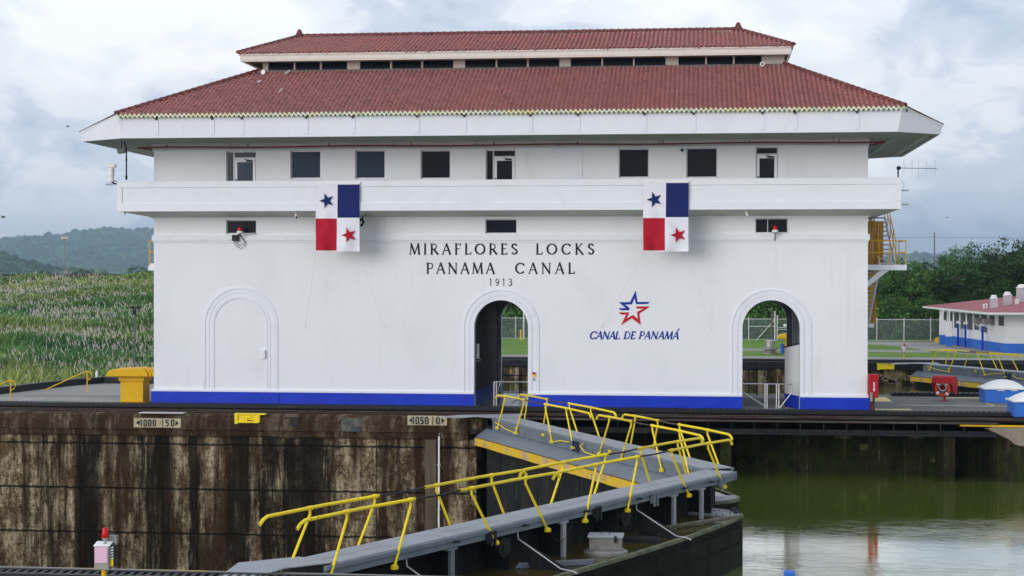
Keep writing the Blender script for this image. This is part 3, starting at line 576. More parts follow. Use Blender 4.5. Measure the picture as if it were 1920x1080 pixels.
# mouldings across the front
b = MB()
def band(z0, z1, pr): b.box(BX0-pr, BX1+pr, -pr, 0.0-.002, z0, z1); b.box(BX1+.002, BX1+pr, 0, BD, z0, z1); b.box(BX0-pr, BX0-.002, 0, BD, z0, z1)
band(6.80, 7.03, 0.07); band(6.73, 6.80, 0.035); band(6.66, 6.69, 0.012)
link('cornice', b, 'trim', B, bevel=0.01)
b = MB(); band(7.70, 7.76, 0.05); band(10.50, 10.56, 0.04); link('string_moulding', b, 'trim', B)
b = MB(); band(10.56, 10.86, 0.055)
for x in np.arange(-20.3, 5, 2.96): b.box(x, x+1.9, -0.075, -0.056, 10.60, 10.76)
link('frieze', b, mat('pinkish_frieze', (0.66, 0.62, 0.63), 0.7, (0.58, 0.55, 0.56), 2), B)
# arch surrounds
def surround(b, a, c, zt, z0, offs):
    cx = (a+c)/2; r0 = (c-a)/2; zs = zt-r0
    for (i0, i1, pr) in offs:
        ra, rb = r0+i0, r0+i1; n = 36
        def rail(r): return [(cx-r, z0)]+[(cx-r*math.cos(math.pi*i/n), zs+r*math.sin(math.pi*i/n)) for i in range(n+1)]+[(cx+r, z0)]
        A_, B_ = rail(ra), rail(rb)
        for i in range(len(A_)-1):
            p, q, s_, t_ = A_[i], A_[i+1], B_[i+1], B_[i]
            b.face([(p[0], -pr, p[1]), (q[0], -pr, q[1]), (s_[0], -pr, s_[1]), (t_[0], -pr, t_[1])])
            b.face([(t_[0], -pr, t_[1]), (s_[0], -pr, s_[1]), (s_[0], 0, s_[1]), (t_[0], 0, t_[1])])
            b.face([(p[0], -pr, p[1]), (q[0], -pr, q[1]), (q[0], 0, q[1]), (p[0], 0, p[1])])
OFF = [(0.003, .155, .030), (.165, .195, .018), (.205, .38, .016), (.39, .455, .036)]
for a, c, t in ARC:
    b = MB(); surround(b, a, c, t, 0.66, OFF); link('arch_surround', b, 'trim', B)
b = MB(); surround(b, -19.90, -17.70, 4.42, 0.66, [(0.0, .035, .028), (.045, .16, .018), (.22, .38, .016), (.39, .48, .034)]); link('blind_arch', b, 'trim', B)
# windows
def window(r, glass, recess=0.12, fr=0.045, mull=None, sill=True, name='window'):
    x0, x1, z0, z1 = r; y = recess
    f = MB(); f.box(x0, x1, y, y+.06, z0, z0+fr); f.box(x0, x1, y, y+.06, z1-fr, z1); f.box(x0, x0+fr, y, y+.06, z0+fr, z1-fr); f.box(x1-fr, x1, y, y+.06, z0+fr, z1-fr)
    if mull: f.box(mull-.015, mull+.015, y+.005, y+.055, z0+fr, z1-fr)
    o = link(name, f, 'alu', B)
    g = MB(); g.box(x0+fr, x1-fr, y+.03, y+.045, z0+fr, z1-fr); link('pane', g, glass, o)
    if sill: s = MB(); s.box(x0-.02, x1+.02, -.04, y-.002, z0-.055, z0-.005); link('sill', s, 'trim', o)
    return o
for i, r in enumerate(UP): window(r, 'glassb' if i < 2 else 'glass')
for i, r in enumerate(LW): window(r, 'glass', 0.16, 0.03, mull=(r[0]+0.38*(r[1]-r[0])) if i == 2 else None, sill=True)
# balcony doors: side light, transom, leaf with closer
def door(r, side, glass):
    x0, x1, z0, z1 = r; y = 0.12; f = 0.045; xs = x0+(0.30 if side else 0); zt = z1-0.26
    m_ = MB(); m_.box(x0, x0+f, y, y+.07, z0, z1); m_.box(x1-f, x1, y, y+.07, z0, z1); m_.box(x0+f, x1-f, y, y+.07, z1-f, z1); m_.box(xs+(f if not side else 0), x1-f, y, y+.07, zt-.04, zt)
    if side: m_.box(xs-.02, xs+.02, y-.002, y+.068, z0, z1-f)
    o = link('door_frame', m_, 'alu', B)
    g = MB(); g.box(xs+.03, x1-f, y+.03, y+.04, zt, z1-f)
    if side: g.box(x0+f, xs-.02, y+.03, y+.04, z0, z1-f)
    link('fixed_glazing', g, glass, o)
    l = MB(); lx0, lx1, lz1 = xs+.045, x1-f-.01, zt-.05; s_ = .10
    l.box(lx0, lx0+s_, y-.03, y+.02, z0, lz1); l.box(lx1-s_, lx1, y-.03, y+.02, z0, lz1); l.box(lx0+s_, lx1-s_, y-.03, y+.02, lz1-.14, lz1); l.box(lx0+s_, lx1-s_, y-.03, y+.02, z0, z0+.25)
    d = link('door', l, 'trim', B)
    g = MB(); g.box(lx0+s_, lx1-s_, y-.01, y, z0+.25, lz1-.14); link('pane', g, glass, d)
    g = MB(); g.bar((lx1-.45, y-.06, lz1-.03), (lx1-.1, y-.06, lz1-.09), .03, .03); g.bar((lx1-.38, y-.055, lz1-.1), (lx1-.12, y-.055, lz1-.1), .05, .05); link('closer', g, 'dark', d)
    g = MB(); g.box(lx0+.03, lx0+.06, y-.07, y-.032, z0+1.25, z0+1.4); g.bar((lx0+.045, y-.06, z0+1.33), (lx0+.12, y-.06, z0+1.33), .02, .02); link('handle', g, 'dark', d)
door(DR[0], True, 'glassb'); door(DR[1], True, 'glass'); door(DR[2], False, 'glass')
b = MB(); a = px_rect(1035, 279, 1092, 335); b.box(a[0], a[1], 0.0-.022, -.002, 7.97, a[3]); link('blocked_window', b, 'trim', B)
b = MB(); a = px_rect(1461, 276, 1477, 335); b.box(a[0], a[1], -.022, -.002, 7.97, a[3]); link('shallow_panel', b, 'trim', B)
# balcony
bx0, bx1, by = -23.60, 7.74, -1.282
b = MB(); zt, zb = 9.185, 7.97
b.box(bx0, bx1, by, by+.14, zb+.04, zt-.03); b.box(bx0, bx0+.14, by+.14, BD+1.28, zb+.04, zt-.03); b.box(bx1-.14, bx1, by+.14, BD+1.28, zb+.04, zt-.03); b.box(bx0+.14, bx1-.14, BD+1.14, BD+1.28, zb+.04, zt-.03)
b.box(bx0-.03, bx1+.03, by-.03, by+.17, zt-.03, zt)
link('parapet', b, 'trim', B)
b = MB()                                     # raised border round the long sunk panel
b.box(bx0, bx1, by-.035, by-.001, zt-.26, zt-.032); b.box(bx0, bx1, by-.035, by-.001, zb-.01, zb+.31); b.box(bx0, bx0+.22, by-.035, by-.001, zb+.31, zt-.26); b.box(bx1-.22, bx1, by-.035, by-.001, zb+.31, zt-.26)
link('parapet_border', b, 'trim', B, bevel=0.012)
b = MB()
b.box(bx0+.02, bx1-.02, by+.02, BD+1.26, zb, zb+.04)
for (xa, xb, xc_, xd) in (): pass
b.prism([(BX0-.35, by+.25, zb), (BX1+.35, by+.25, zb), (BX1+.12, -.052, 7.76), (BX0-.12, -.052, 7.76)], (0, .001, .001))
link('balcony_slab', b, 'under', B)
b = MB(); b.face([(bx0+.06, by+.06, zb-.004), (bx1-.06, by+.06, zb-.004), (BX1+.02, -.05, 7.765), (BX0-.02, -.05, 7.765)])
b.face([(bx1-.06, by+.06, zb-.004), (bx1-.06, BD+1.2, zb-.004), (BX1+.02, BD, 7.765), (BX1+.02, -.05, 7.765)]); b.face([(bx0+.06, by+.06, zb-.004), (bx0+.06, BD+1.2, zb-.004), (BX0-.02, BD, 7.765), (BX0-.02, -.05, 7.765)])
link('balcony_cove', b, 'under', B)
# eaves: soffit, fascia with chamfered ends
OV = -2.98; XfL, XfR, XeL, XeR, ZF = -22.79, 7.40, -24.95, 9.155, 10.80; ych = -1.62; YBK = BD+2.98
def oct_(z, d=0): return [(XfL, OV+d, z), (XfR, OV+d, z), (XeR-d, ych, z), (XeR-d, BD-ych, z), (XfR, YBK-d, z), (XfL, YBK-d, z), (XeL+d, BD-ych, z), (XeL+d, ych, z)]
b = MB(); b.prism(oct_(ZF+.03, .06), (0, 0, .05)); link('soffit', b, 'soffit', B)
b = MB()
for y in np.arange(OV+.25, YBK-.2, .28):
    fr_ = max(0, (ych-y)/(ych-OV)); x_ = XeR-.1-(XeR-XfR)*fr_; xl = XeL+.1+(XfL-XeL)*fr_
    if y > BD-ych: fr_ = (y-(BD-ych))/(YBK-(BD-ych)); x_ = XeR-.1-(XeR-XfR)*fr_; xl = XeL+.1+(XfL-XeL)*fr_
    if y > -.1 and y < BD+.1: b.box(BX1+.1, x_, y, y+.03, ZF+.012, ZF+.03); b.box(xl, BX0-.1, y, y+.03, ZF+.012, ZF+.03)
    else: b.box(xl, x_, y, y+.03, ZF+.012, ZF+.03)
link('soffit_battens', b, 'soffit', B)
b = MB()
for x in (7.5, 8.6): b.box(x, x+.22, ych+.3, BD-ych-.3, ZF-.01, ZF+.03)
link('soffit_rib', b, 'soffit', B)
ZE = 11.66
def sz(x_): return 10.93+(x_-XeL)*0.455      # height of the hip-end roof over its eave
b = MB()
b.box(XfL, XfR, OV, OV+.12, ZF, ZE)
zc_ = sz(XfL)-.05; ze_ = 11.17
for (xf, xe, sg) in ((XfL, XeL, 1), (XfR, XeR, -1)):
    b.prism([(xf, OV, ZF), (xe, ych, ZF), (xe-sg*.04, ych-.02, ze_-.16), (xe-sg*.14, ych-.03, ze_), (xf-sg*.18, OV-.03, ZE+.12), (xf, OV-.02, ZE+.10)], (sg*.08, .08, 0))
    b.prism([(xe, ych, ZF), (xe, BD-ych, ZF), (xe-sg*.1, BD-ych, 10.9), (xe-sg*.1, ych, 10.9)], (sg*.1, 0, 0))
    b.prism([(xf, YBK, ZF), (xe, BD-ych, ZF), (xe-sg*.1, BD-ych, ze_), (xf, YBK, ZE)], (sg*.08, -.08, 0))
b.box(XfL, XfR, YBK-.12, YBK, ZF, ZE)
link('fascia', b, 'fascia', B)
for px in (293, 397.5, 453, 574, 661, 782, 870, 994, 1083, 1208, 1300, 1429, 1490, 1606):
    a = at(px, 228, Y=OV); b = MB(); b.box(a.x-.07, a.x+.10, OV-.02, OV-.001, ZF+.10, ZE-.18); link('fascia_bracket', b, 'fascia', B, bevel=0.006)
    b = MB(); b.box(a.x-.05, a.x+.05, OV-.09, OV-.001, ZE-.10, ZE+.0); b.box(a.x-.02, a.x+.03, OV-.07, OV-.03, ZE-.16, ZE-.10); link('gutter_hook', b, 'dark', B)
# ------------------------------------------------------------------ tiled roofs, every tile its own shell
def tiles(name, O, ex, es, S, xl, xr, parent, mats='tile', w=.184, p=.245, rise=.075, lip=.085, amp=.062, nsub=7):
    """O origin at the eave, ex along the eave, es up the slope; xl(s), xr(s) give the clipped range"""
    O, ex, es = np.array(O), np.array(ex)/np.linalg.norm(ex), np.array(es)/np.linalg.norm(es); en = np.cross(ex, es)
    if en[2] < 0: en = -en
    V = []; Fc = []; nrow = int(math.ceil(S/p)); tt = np.linspace(0, 1, nsub+1)
    prof = amp*np.where(tt < .62, np.sin(np.pi*tt/.62), -0.55*np.sin(np.pi*(tt-.62)/.38))
    for j in range(nrow):
        s0, s1 = j*p, min(S, (j+1)*p+.03); a0, b0 = xl(s0), xr(s0); a1, b1 = xl(s1), xr(s1); lo, hi = min(a0, a1), max(b0, b1)
        k0 = math.floor(lo/w); 
        for k in range(k0, int(math.ceil(hi/w))):
            jx, js, jh = rng.normal(0, .006), rng.normal(0, .014), rng.normal(0, .007)
            u = (k+tt*1.02)*w+jx
            if u[-1] < min(a0, a1) or u[0] > max(b0, b1): continue
            q = len(V)
            ul = np.clip(u, a0, b0); uu = np.clip(u, a1, b1)
            for i in range(nsub+1): V.append(O+ex*ul[i]+es*(s0+js+.035)+en*(prof[i]+rise+jh-lip))
            for i in range(nsub+1): V.append(O+ex*ul[i]+es*(s0+js)+en*(prof[i]+rise+jh))
            for i in range(nsub+1): V.append(O+ex*uu[i]+es*s1+en*(prof[i]*.85+.004))
            for i in range(nsub):
                Fc.append((q+i, q+i+1, q+nsub+2+i, q+nsub+1+i)); Fc.append((q+nsub+1+i, q+nsub+2+i, q+2*nsub+3+i, q+2*nsub+2+i))
    return numpy_mesh(name, np.array(V), np.array(Fc), [mats], None, parent)
YU, ZU = 1.40, 13.92; PXL, PXR = -23.0, 7.66; UXL, UXR = -18.42, 3.40
ZTE = 11.74; Y0 = -3.12
S1 = math.hypot(YU-Y0, ZU-ZTE)
def lin(a, b, S): return lambda s: a+(b-a)*min(1, max(0, s/S))
tiles('front_roof', (0, Y0, ZTE-.04), (1, 0, 0), (0, YU-Y0, ZU-ZTE), S1, lin(PXL, UXL, S1), lin(PXR, UXR, S1), B)
tiles('rear_roof', (0, BD-Y0, ZTE-.04), (1, 0, 0), (0, -(YU-Y0), ZU-ZTE), S1, lin(PXL, UXL, S1), lin(PXR, UXR, S1), B, nsub=4)
for sg, xe, xp, xu in ((1, XeL+.14, PXL, UXL), (-1, XeR-.14, PXR, UXR)):
    ze = 10.86; S2 = math.hypot(xu-xe, ZU-ze); sp_ = S2*(xp-xe)/(xu-xe)
    def yl(s, sp_=sp_, S2=S2): return ych+.8+(Y0+.15-ych-.8)*s/sp_ if s < sp_ else Y0+(YU-Y0)*(s-sp_)/(S2-sp_)
    tiles('hip_roof', (xe, 0, ze-.03), (0, 1, 0), (xu-xe, 0, ZU-ze), S2, yl, lambda s, yl=yl: BD-yl(s), B, nsub=5)
# deck under the tiles so no sky shows through
b = MB()
b.face([(PXL+.1, Y0+.12, ZTE-.09), (PXR-.1, Y0+.12, ZTE-.09), (UXR, YU, ZU-.05), (UXL, YU, ZU-.05)]); b.face([(PXL+.1, BD-Y0-.12, ZTE-.09), (PXR-.1, BD-Y0-.12, ZTE-.09), (UXR, BD-YU, ZU-.05), (UXL, BD-YU, ZU-.05)])
for xe, xp, xu in ((XeL+.05, PXL+.1, UXL), (XeR-.05, PXR-.1, UXR)): b.face([(xe, ych, 10.84), (xp, Y0+.12, ZTE-.09), (xu, YU, ZU-.05), (xu, BD-YU, ZU-.05), (xp, BD-Y0-.12, ZTE-.09), (xe, BD-ych, 10.84)])
link('roof_deck', b, 'ridge', B)
# mossy scalloped closing course under the lowest tiles
b = MB(); wv = .184; n_ = int((PXR-PXL)/wv*8); prev = None
for i in range(n_+1):
    x = PXL+.08+(PXR-PXL-.1)*i/n_; ph = (x/wv) % 1.0; h = .062*(math.sin(math.pi*ph/.62) if ph < .62 else -.55*math.sin(math.pi*(ph-.62)/.38))
    cur = (x, ZTE-.035+h, ZTE-.135+h)
    if prev:
        for (y0_, y1_) in ((Y0-.03, Y0-.03),):
            b.face([(prev[0], y0_, prev[2]), (x, y0_, cur[2]), (x, y0_-.005, cur[1]), (prev[0], y0_-.005, prev[1])])
        b.face([(prev[0], Y0-.035, prev[1]), (x, Y0-.035, cur[1]), (x, Y0+.1, cur[1]), (prev[0], Y0+.1, prev[1])])
        b.face([(prev[0], Y0-.03, prev[2]), (x, Y0-.03, cur[2]), (x, Y0+.14, cur[2]+.03), (prev[0], Y0+.14, prev[2]+.03)])
    prev = cur
link('eave_course', b, 'moss', B)
def caps(name, a, c, r=.10, step=.295, parent=B, mt='ridge'):
    a, c = Vector(a), Vector(c); d = (c-a); n = max(1, int(d.length/step)); d.normalize(); sd = d.cross(Vector((0, 0, 1))).normalized(); up_ = sd.cross(d)
    b = MB(); st_ = (c-a).length/n
    for i in range(n):
        rings = []
        for (s, rr) in ((i*st_, r*1.18), (i*st_+.05, r*1.16), ((i+1)*st_+.03, r*.92)):
            q = len(b.v); rings.append(q)
            for j in range(9): t = math.pi*j/8; b.v.append(tuple(a+d*s+sd*math.cos(t)*rr+up_*(math.sin(t)*rr-.01)))
        for u_, v_ in zip(rings, rings[1:]):
            for j in range(8): b.f.append((u_+j, u_+j+1, v_+j+1, v_+j)); b.mi.append(0)
        b.f.append(tuple(range(rings[0], rings[0]+9))); b.mi.append(0)
    return link(name, b, mt, parent)
for px_, ux in ((PXL, UXL), (PXR, UXR)):
    caps('hip_ridge', (px_, Y0, ZTE+.03), (ux, YU, ZU+.05)); caps('hip_ridge', (px_, BD-Y0, ZTE+.03), (ux, BD-YU, ZU+.05))
for xe, px_, in ((XeL-.05, PXL), (XeR+.05, PXR)):
    caps('verge_tiles', (xe+(-.06 if xe < 0 else .06), ych-.0, 11.19), (px_, Y0+.1, ZTE+.04), r=.035, mt='ridge')
# clerestory
cy = 1.62; cx0, cx1 = at(493, 130, Y=cy).x, at(1471, 120, Y=cy).x
b = MB(); b.box(cx0, cx1, cy+.12, BD-cy-.12, 13.75, 14.42)
link('clerestory_core', b, 'glass', B)
b = MB()
cols = [(493, 503)]+[(651, 675), (850, 872), (1049, 1070), (1248, 1272)]+[(1428, 1446)]
colx = [(at(a, 125, Y=cy).x, at(c, 125, Y=cy).x) for a, c in cols]; colx[-1] = (colx[-1][0], cx1)
for a, c in colx: b = MB(); b.box(a, c, cy-.03, cy+.12, 13.95, 14.42); link('clerestory_pier', b, 'cream', B)
for (a, c), (d, e_) in zip(colx, colx[1:]):
    for k in (1, 2): x = c+(d-c)*k/3; b = MB(); b.box(x-.035, x+.035, cy+.0, cy+.12, 13.9, 14.42); link('clerestory_mullion', b, 'cream', B)
for x in (cx0, cx1-.1):
    for y in (cy, 4.1, BD-cy-.2): b = MB(); b.box(x-.001, x+.101, y+.13, y+.3, 13.95, 14.42); link('clerestory_mullion', b, 'cream', B)
b = MB(); b.box(cx0-.1, cx1+.1, cy-.13, cy-.031, 13.84, 13.995); link('flashing', b, mat('lead_flashing', (0.10, 0.125, 0.125), 0.6, (0.2, 0.22, 0.21), 2), B)
# upper roof
ey = 0.70; uxl, uxr = at(450, 110, Y=ey).x, at(1484, 95, Y=ey).x; rzl, rzr = at(562, 70, Y=4.2).x, at(1384, 58, Y=4.2).x
zf0, zf1 = 14.27, 14.53
b = MB()
b.box(uxl, uxr, ey, ey+.1, zf0+.06, zf1); b.box(uxl+.03, uxr-.03, ey+.02, ey+.12, zf0, zf0+.06); b.box(uxl-.04, uxr+.04, ey-.05, ey+.1, zf1, zf1+.05)
b.box(uxl, uxr, BD-ey-.1, BD-ey, zf0, zf1)
for x in (uxl, uxr-.1): b.box(x, x+.1, ey+.1, BD-ey-.1, zf0+.06, zf1)
link('upper_fascia', b, 'cream', B)
b = MB(); b.face([(uxl+.1, ey+.1, zf0+.07), (uxr-.1, ey+.1, zf0+.07), (uxr-.1, BD-ey-.1, zf0+.07), (uxl+.1, BD-ey-.1, zf0+.07)])
b.prism([(uxl+.05, ey+.06, zf0), (uxl+.05, BD-ey-.06, zf0), (cx0, BD-cy, 13.95), (cx0, cy, 13.95)], (.02, 0, .03)); b.prism([(uxr-.05, ey+.06, zf0), (uxr-.05, BD-ey-.06, zf0), (cx1, BD-cy, 13.95), (cx1, cy, 13.95)], (-.02, 0, .03))
link('upper_soffit', b, 'cream', B)
ZE2 = 14.60; ZR = 15.76; SU = math.hypot(4.2-ey+.08, ZR-ZE2)
EL, ER = at(446, 104, Y=ey-.08).x, at(1488, 90, Y=ey-.08).x
tiles('upper_front_roof', (0, ey-.08, ZE2-.03), (1, 0, 0), (0, 4.2-ey+.08, ZR-ZE2), SU, lin(EL, rzl, SU), lin(ER, rzr, SU), B)
tiles('upper_rear_roof', (0, BD-ey+.08, ZE2-.03), (1, 0, 0), (0, -(4.2-ey+.08), ZR-ZE2), SU, lin(EL, rzl, SU), lin(ER, rzr, SU), B, nsub=4)
for xe, xu in ((EL, rzl), (ER, rzr)):
    S3 = math.hypot(xu-xe, ZR-ZE2); yl = lin(ey-.08, 4.2, S3)
    tiles('upper_hip_roof', (xe, 0, ZE2-.03), (0, 1, 0), (xu-xe, 0, ZR-ZE2), S3, yl, lambda s, yl=yl: BD-yl(s), B, nsub=5)
b = MB(); b.face([(EL+.1, ey, ZE2-.06), (ER-.1, ey, ZE2-.06), (rzr, 4.2, ZR-.05), (rzl, 4.2, ZR-.05)]); b.face([(EL+.1, BD-ey, ZE2-.06), (ER-.1, BD-ey, ZE2-.06), (rzr, 4.2, ZR-.05), (rzl, 4.2, ZR-.05)])
for x, x2 in ((EL+.1, rzl), (ER-.1, rzr)): b.face([(x, ey, ZE2-.06), (x2, 4.2, ZR-.05), (x, BD-ey, ZE2-.06)])
link('upper_roof_deck', b, 'ridge', B)
caps('ridge_tiles', (rzl, 4.2, ZR+.04), (rzr, 4.2, ZR+.04), r=.12, step=.30)
for xe, xu in ((EL, rzl), (ER, rzr)):
    caps('hip_ridge', (xe, ey-.08, ZE2+.03), (xu, 4.2, ZR+.05)); caps('hip_ridge', (xe, BD-ey+.08, ZE2+.03), (xu, 4.2, ZR+.05))
    b = MB(); b.lathe(xu, 4.15, [(.2, -.05), (.17, .1), (.11, .2), (.09, .27), (.05, .31), (.01, .33)], 12, cz=ZR+.03); link('ridge_finial', b, 'ridge', B, smooth=True)
for px, py in ((525, 78), (1425, 60)):
    a = at(px, py, Y=2.6); b = MB(); b.tube([(a.x, 2.6, a.z-.5), (a.x, 2.6, a.z+.12)], .008, 5); link('lightning_rod', b, 'wire', B)
# ------------------------------------------------------------------ lettering and emblem on the wall
word('MIRAFLORES', 768, 970.5, 457, 477, 0, 'ink', B); word('LOCKS', 1005, 1114, 457, 477, 0, 'ink', B)
word('PANAMA', 799.5, 927.5, 493, 513, 0, 'ink', B); word('CANAL', 966, 1077, 493, 513, 0, 'ink', B)
word('1913', 918, 960, 522.5, 535.5, 0, 'ink', B, 'numeral', heavy=.11, serif=False)
kw = dict(serif=False, heavy=.21, thin=.12, shear=.22)
word('CANAL', 1105, 1161, 621.5, 635.5, 0, 'inkblue', B, **kw); word('DE', 1169, 1190, 621.5, 635.5, 0, 'inkblue', B, **kw); word('PANAMA', 1197.5, 1272, 621.5, 635.5, 0, 'inkblue', B, **kw)
b = MB(); a = at(1269, 620, Y=0); b.prism([(a.x, -.012, a.z), (a.x+.06, -.012, a.z), (a.x+.13, -.012, a.z+.09), (a.x+.06, -.012, a.z+.08)], (0, .01, 0)); link('accent', b, 'inkblue', B)
def poly_px(b, pts, ox, oy, sc, Y, th):
    q = [at(ox+x/sc, oy+y/sc, Y=0) for x, y in pts]; b.prism([(p.x, Y, p.z) for p in q], (0, th, 0))
b = MB(); poly_px(b, [(632, 330), (822, 327), (915, 135), (947, 326), (1160, 323), (1112, 360), (922, 361), (897, 258), (852, 364), (738, 369), (818, 430), (800, 465), (665, 465), (630, 430), (748, 428)], 1090, 530, 9, -.02, .018)
em = link('star_emblem', b, 'inkblue', B)
b = MB(); poly_px(b, [(632, 500), (808, 500), (765, 607), (870, 543), (955, 612), (938, 492), (1052, 437), (928, 435), (928, 400), (1160, 400), (978, 520), (1003, 712), (850, 600), (675, 712), (752, 537), (672, 537)], 1090, 530, 9, -.02, .018)
link('star_emblem_lower', b, 'inkred', em)
#@@PART3
# ================================================================== LOCK GATES
def leaf(label, H, A, near):
    d = (A-H).normalized(); L_ = (A-H).length; n = Vector((-abs(d.y), 0, 0)); n = Vector((-d.y, d.x, 0)) if near else Vector((d.y, -d.x, 0))
    T = thing('lock_gate', label, 'lock gate', (H.x, H.y, 0), 'mitre gate leaves')
    P = lambda s, t, z: H+d*s+n*t+Vector((0, 0, z))
    def bx(b, s0, s1, t0, t1, z0, z1): b.hexa([P(s0, t0, z0), P(s1, t0, z0), P(s1, t1, z0), P(s0, t1, z0)], [P(s0, t0, z1), P(s1, t0, z1), P(s1, t1, z1), P(s0, t1, z1)])
    e1 = L_-0.30 if near else L_-0.42
    # walkway
    b = MB(); [bx(b, s_, min(e1, s_+2.02), t0_, t1_, .045, .08+j_) for k_, s_ in enumerate(np.arange(1.3, e1-.1, 2.04)) for t0_, t1_, j_ in ((-.42, -.02, .003*(k_ % 2)), (-.005, .42, .003*((k_+1) % 2)))]
    link('walkway_plate', b, 'plate', T)
    b = MB(); bx(b, 1.0, e1, -.50, -.425, -.015, .062); bx(b, 1.0, e1, .425, .50, -.015, .062); bx(b, 1.0, e1, -.455, -.43, -.15, -.02); bx(b, 1.0, e1, .43, .455, -.15, -.02)
    
    if near: bx(b, e1-.0, e1+.05, -.48, .48, -.13, .075)
    link('walkway_channel', b, 'steel', T)
    b = MB()
    if near: b.prism([P(-.9, .35, .06), P(.3, 1.0, .075), P(1.35, .47, .085), P(1.35, -.47, .085), P(.35, -.05, .075), P(-.7, -.2, .06)], (0, 0, .02))
    else: b.prism([P(-.6, 1.35, .06), P(-.3, -1.3, .06), P(1.35, -.47, .085), P(1.35, .47, .085)], (0, 0, .02)); b.prism([P(-.3, 2.2, .03), P(-.6, 1.35, .055), P(.0, .3, .055), P(.5, 1.4, .055)], (0, 0, .02))
    link('hinge_plate', b, 'plate', T)
    # upper beam on the downstream side, sloping apron, timber fender, skin
    b = MB(); bx(b, .9, L_-.1, .30, .425, -.37, .04)
    for s in np.arange(2.2, L_-.6, 2.05): bx(b, s, s+.06, .425, .45, -.37, -.14)
    link('upper_beam', b, 'steel', T)
    b = MB(); s0, s1 = (.2 if not near else 1), L_-.15
    b.hexa([P(s0, .44, -.40), P(s1, .44, -.40), P(s1, .86, -.69), P(s0, .86, -.69)], [P(s0, .40, -.38), P(s1, .40, -.38), P(s1, .40, -.72), P(s0, .40, -.72)])
    link('sloping_apron', b, 'steel', T)
    b = MB(); n_ = 34
    for k in range(n_): a = s0+(s1-s0)*k/n_; c = s0+(s1-s0)*(k+1)/n_-.004; j = rng.uniform(-.012, .012); bx(b, a, c, .60, .90+j, -1.0+j, -.725)
    link('timber_fender', b, 'rustyel', T)
    b = MB(); bx(b, 0.2, L_-.1, .24, .40, -11, -.40)
    for s in np.arange(1.5, L_-.5, 1.9): bx(b, s, s+.22, .40, .425, -11, -1.05)
    for z in (-2.0, -3.3, -4.7, -6.2): bx(b, .3, L_-.2, .40, .42, z, z+.16)
    link('downstream_skin', b, 'hull', T)
    # upstream body: bowed hull with water lying on its top
    DZ = -.92
    def tup(s): u = max(0, (s/L_-.4)/.6); return -1.72*(1-.45*u**3)
    S_ = list(np.linspace(.2, L_-1.75, 30)); out_ = [(s, tup(s)) for s in S_]
    te = abs(tup(L_-1.75))+.1; out_ += [(L_-1.75+1.10*math.sin(a), .1-te*math.cos(a)) for a in np.linspace(.15, 1.57, 12)]
    ring = out_+[(L_-.74, .24), (.2, .24)]
    b = MB(); b.prism([P(s, t, -11) for s, t in ring], (0, 0, 11+DZ-.03)); link('hull', b, 'hullg', T)
    b = MB()
    for (a, c) in zip(out_, out_[1:]):
        def off(p, k): cx_, ct = 9.5, 0.2; vx, vt = p[0]-cx_, p[1]-ct; l = math.hypot(vx, vt*4) or 1; return (p[0]+k*vx/l*.6, p[1]+(k if vt < 0 else -k)*(-1)*abs(vt*4)/l)
        a2, c2_ = off(a, -.10), off(c, -.10); a3, c3_ = off(a, .02), off(c, .02)
        b.hexa([P(*a3, DZ-.05), P(*c3_, DZ-.05), P(*c2_, DZ-.05), P(*a2, DZ-.05)], [P(*a3, DZ+.03), P(*c3_, DZ+.03), P(*c2_, DZ+.03), P(*a2, DZ+.03)])
    link('hull_rim', b, mat('mossy_rim', (0.16, 0.17, 0.12), 0.6, (0.07, 0.08, 0.04), 3, 0.4, 0.65), T)
    b = MB(); b.face([P(s, t*.97, DZ-.012) for s, t in ring if s < L_-1.2 or t > 0]); link('standing_water', b, PUD, T)
    b = MB(); b.prism([P(s, t*.95, DZ-.02) for s, t in out_ if s > L_-1.76]+[P(L_-.7, .2, DZ-.02), P(L_-1.8, .2, DZ-.02)], (0, 0, .05)); link('apex_plate', b, 'plate', T)
    if near:
        b = MB()
        for s, t, a in ((L_-1.35, -.98, 0), (L_-1.0, -.70, 0)): bx(b, s, s+.25, t, t+.08, DZ+.03, DZ+.10)
        for k in range(26): a = rng.uniform(0, 6.28); r_ = .28+.12*(k % 2); b.lathe(*(P(L_-1.45+r_*math.cos(k*.48), -.55+r_*1.0*math.sin(k*.48), 0))[:2], [(.016, 0), (.012, .02)], 6, cz=DZ+.03)
        link('apex_fittings', b, 'dark', T)
        b = MB()                              # riveted strips on the hull
        for k, s in enumerate(np.arange(7.0, L_-1.8, 1.5)):
            t = tup(s)-.012; 
            for zz in np.arange(DZ-.15, -2.3, -.09):
                c = P(s, t-.012, zz); b.box(c.x-.018, c.x+.018, c.y-.018, c.y+.018, zz-.014, zz+.014)
        for zz in (DZ-.14, DZ-.22, -1.55):
            for s in np.arange(7, L_-1.8, .10): c = P(s, tup(s)-.018, zz); b.box(c.x-.018, c.x+.018, c.y-.018, c.y+.018, zz-.014, zz+.014)
        struct(link('rivets', b, 'hull', T), 'stuff')
        # bulkhead panels, posts and brackets under the walkway
        for s in (5.2, 7.2, 9.4, 11.9, 14.8, 16.9): b = MB(); bx(b, s, s+.04, -.40, .28, DZ, -.14); link('diaphragm', b, 'hull', T)
        for s, mt in ((4.9, 'steel'), (9.25, 'plate'), (14.6, 'plate'), (16.15, 'plate')):
            b = MB(); bx(b, s, s+.13, -.50, -.43, DZ-.05, -.17); bx(b, s-.10, s+.24, -.50, -.38, -.19, -.155); link('stanchion', b, mt, T)
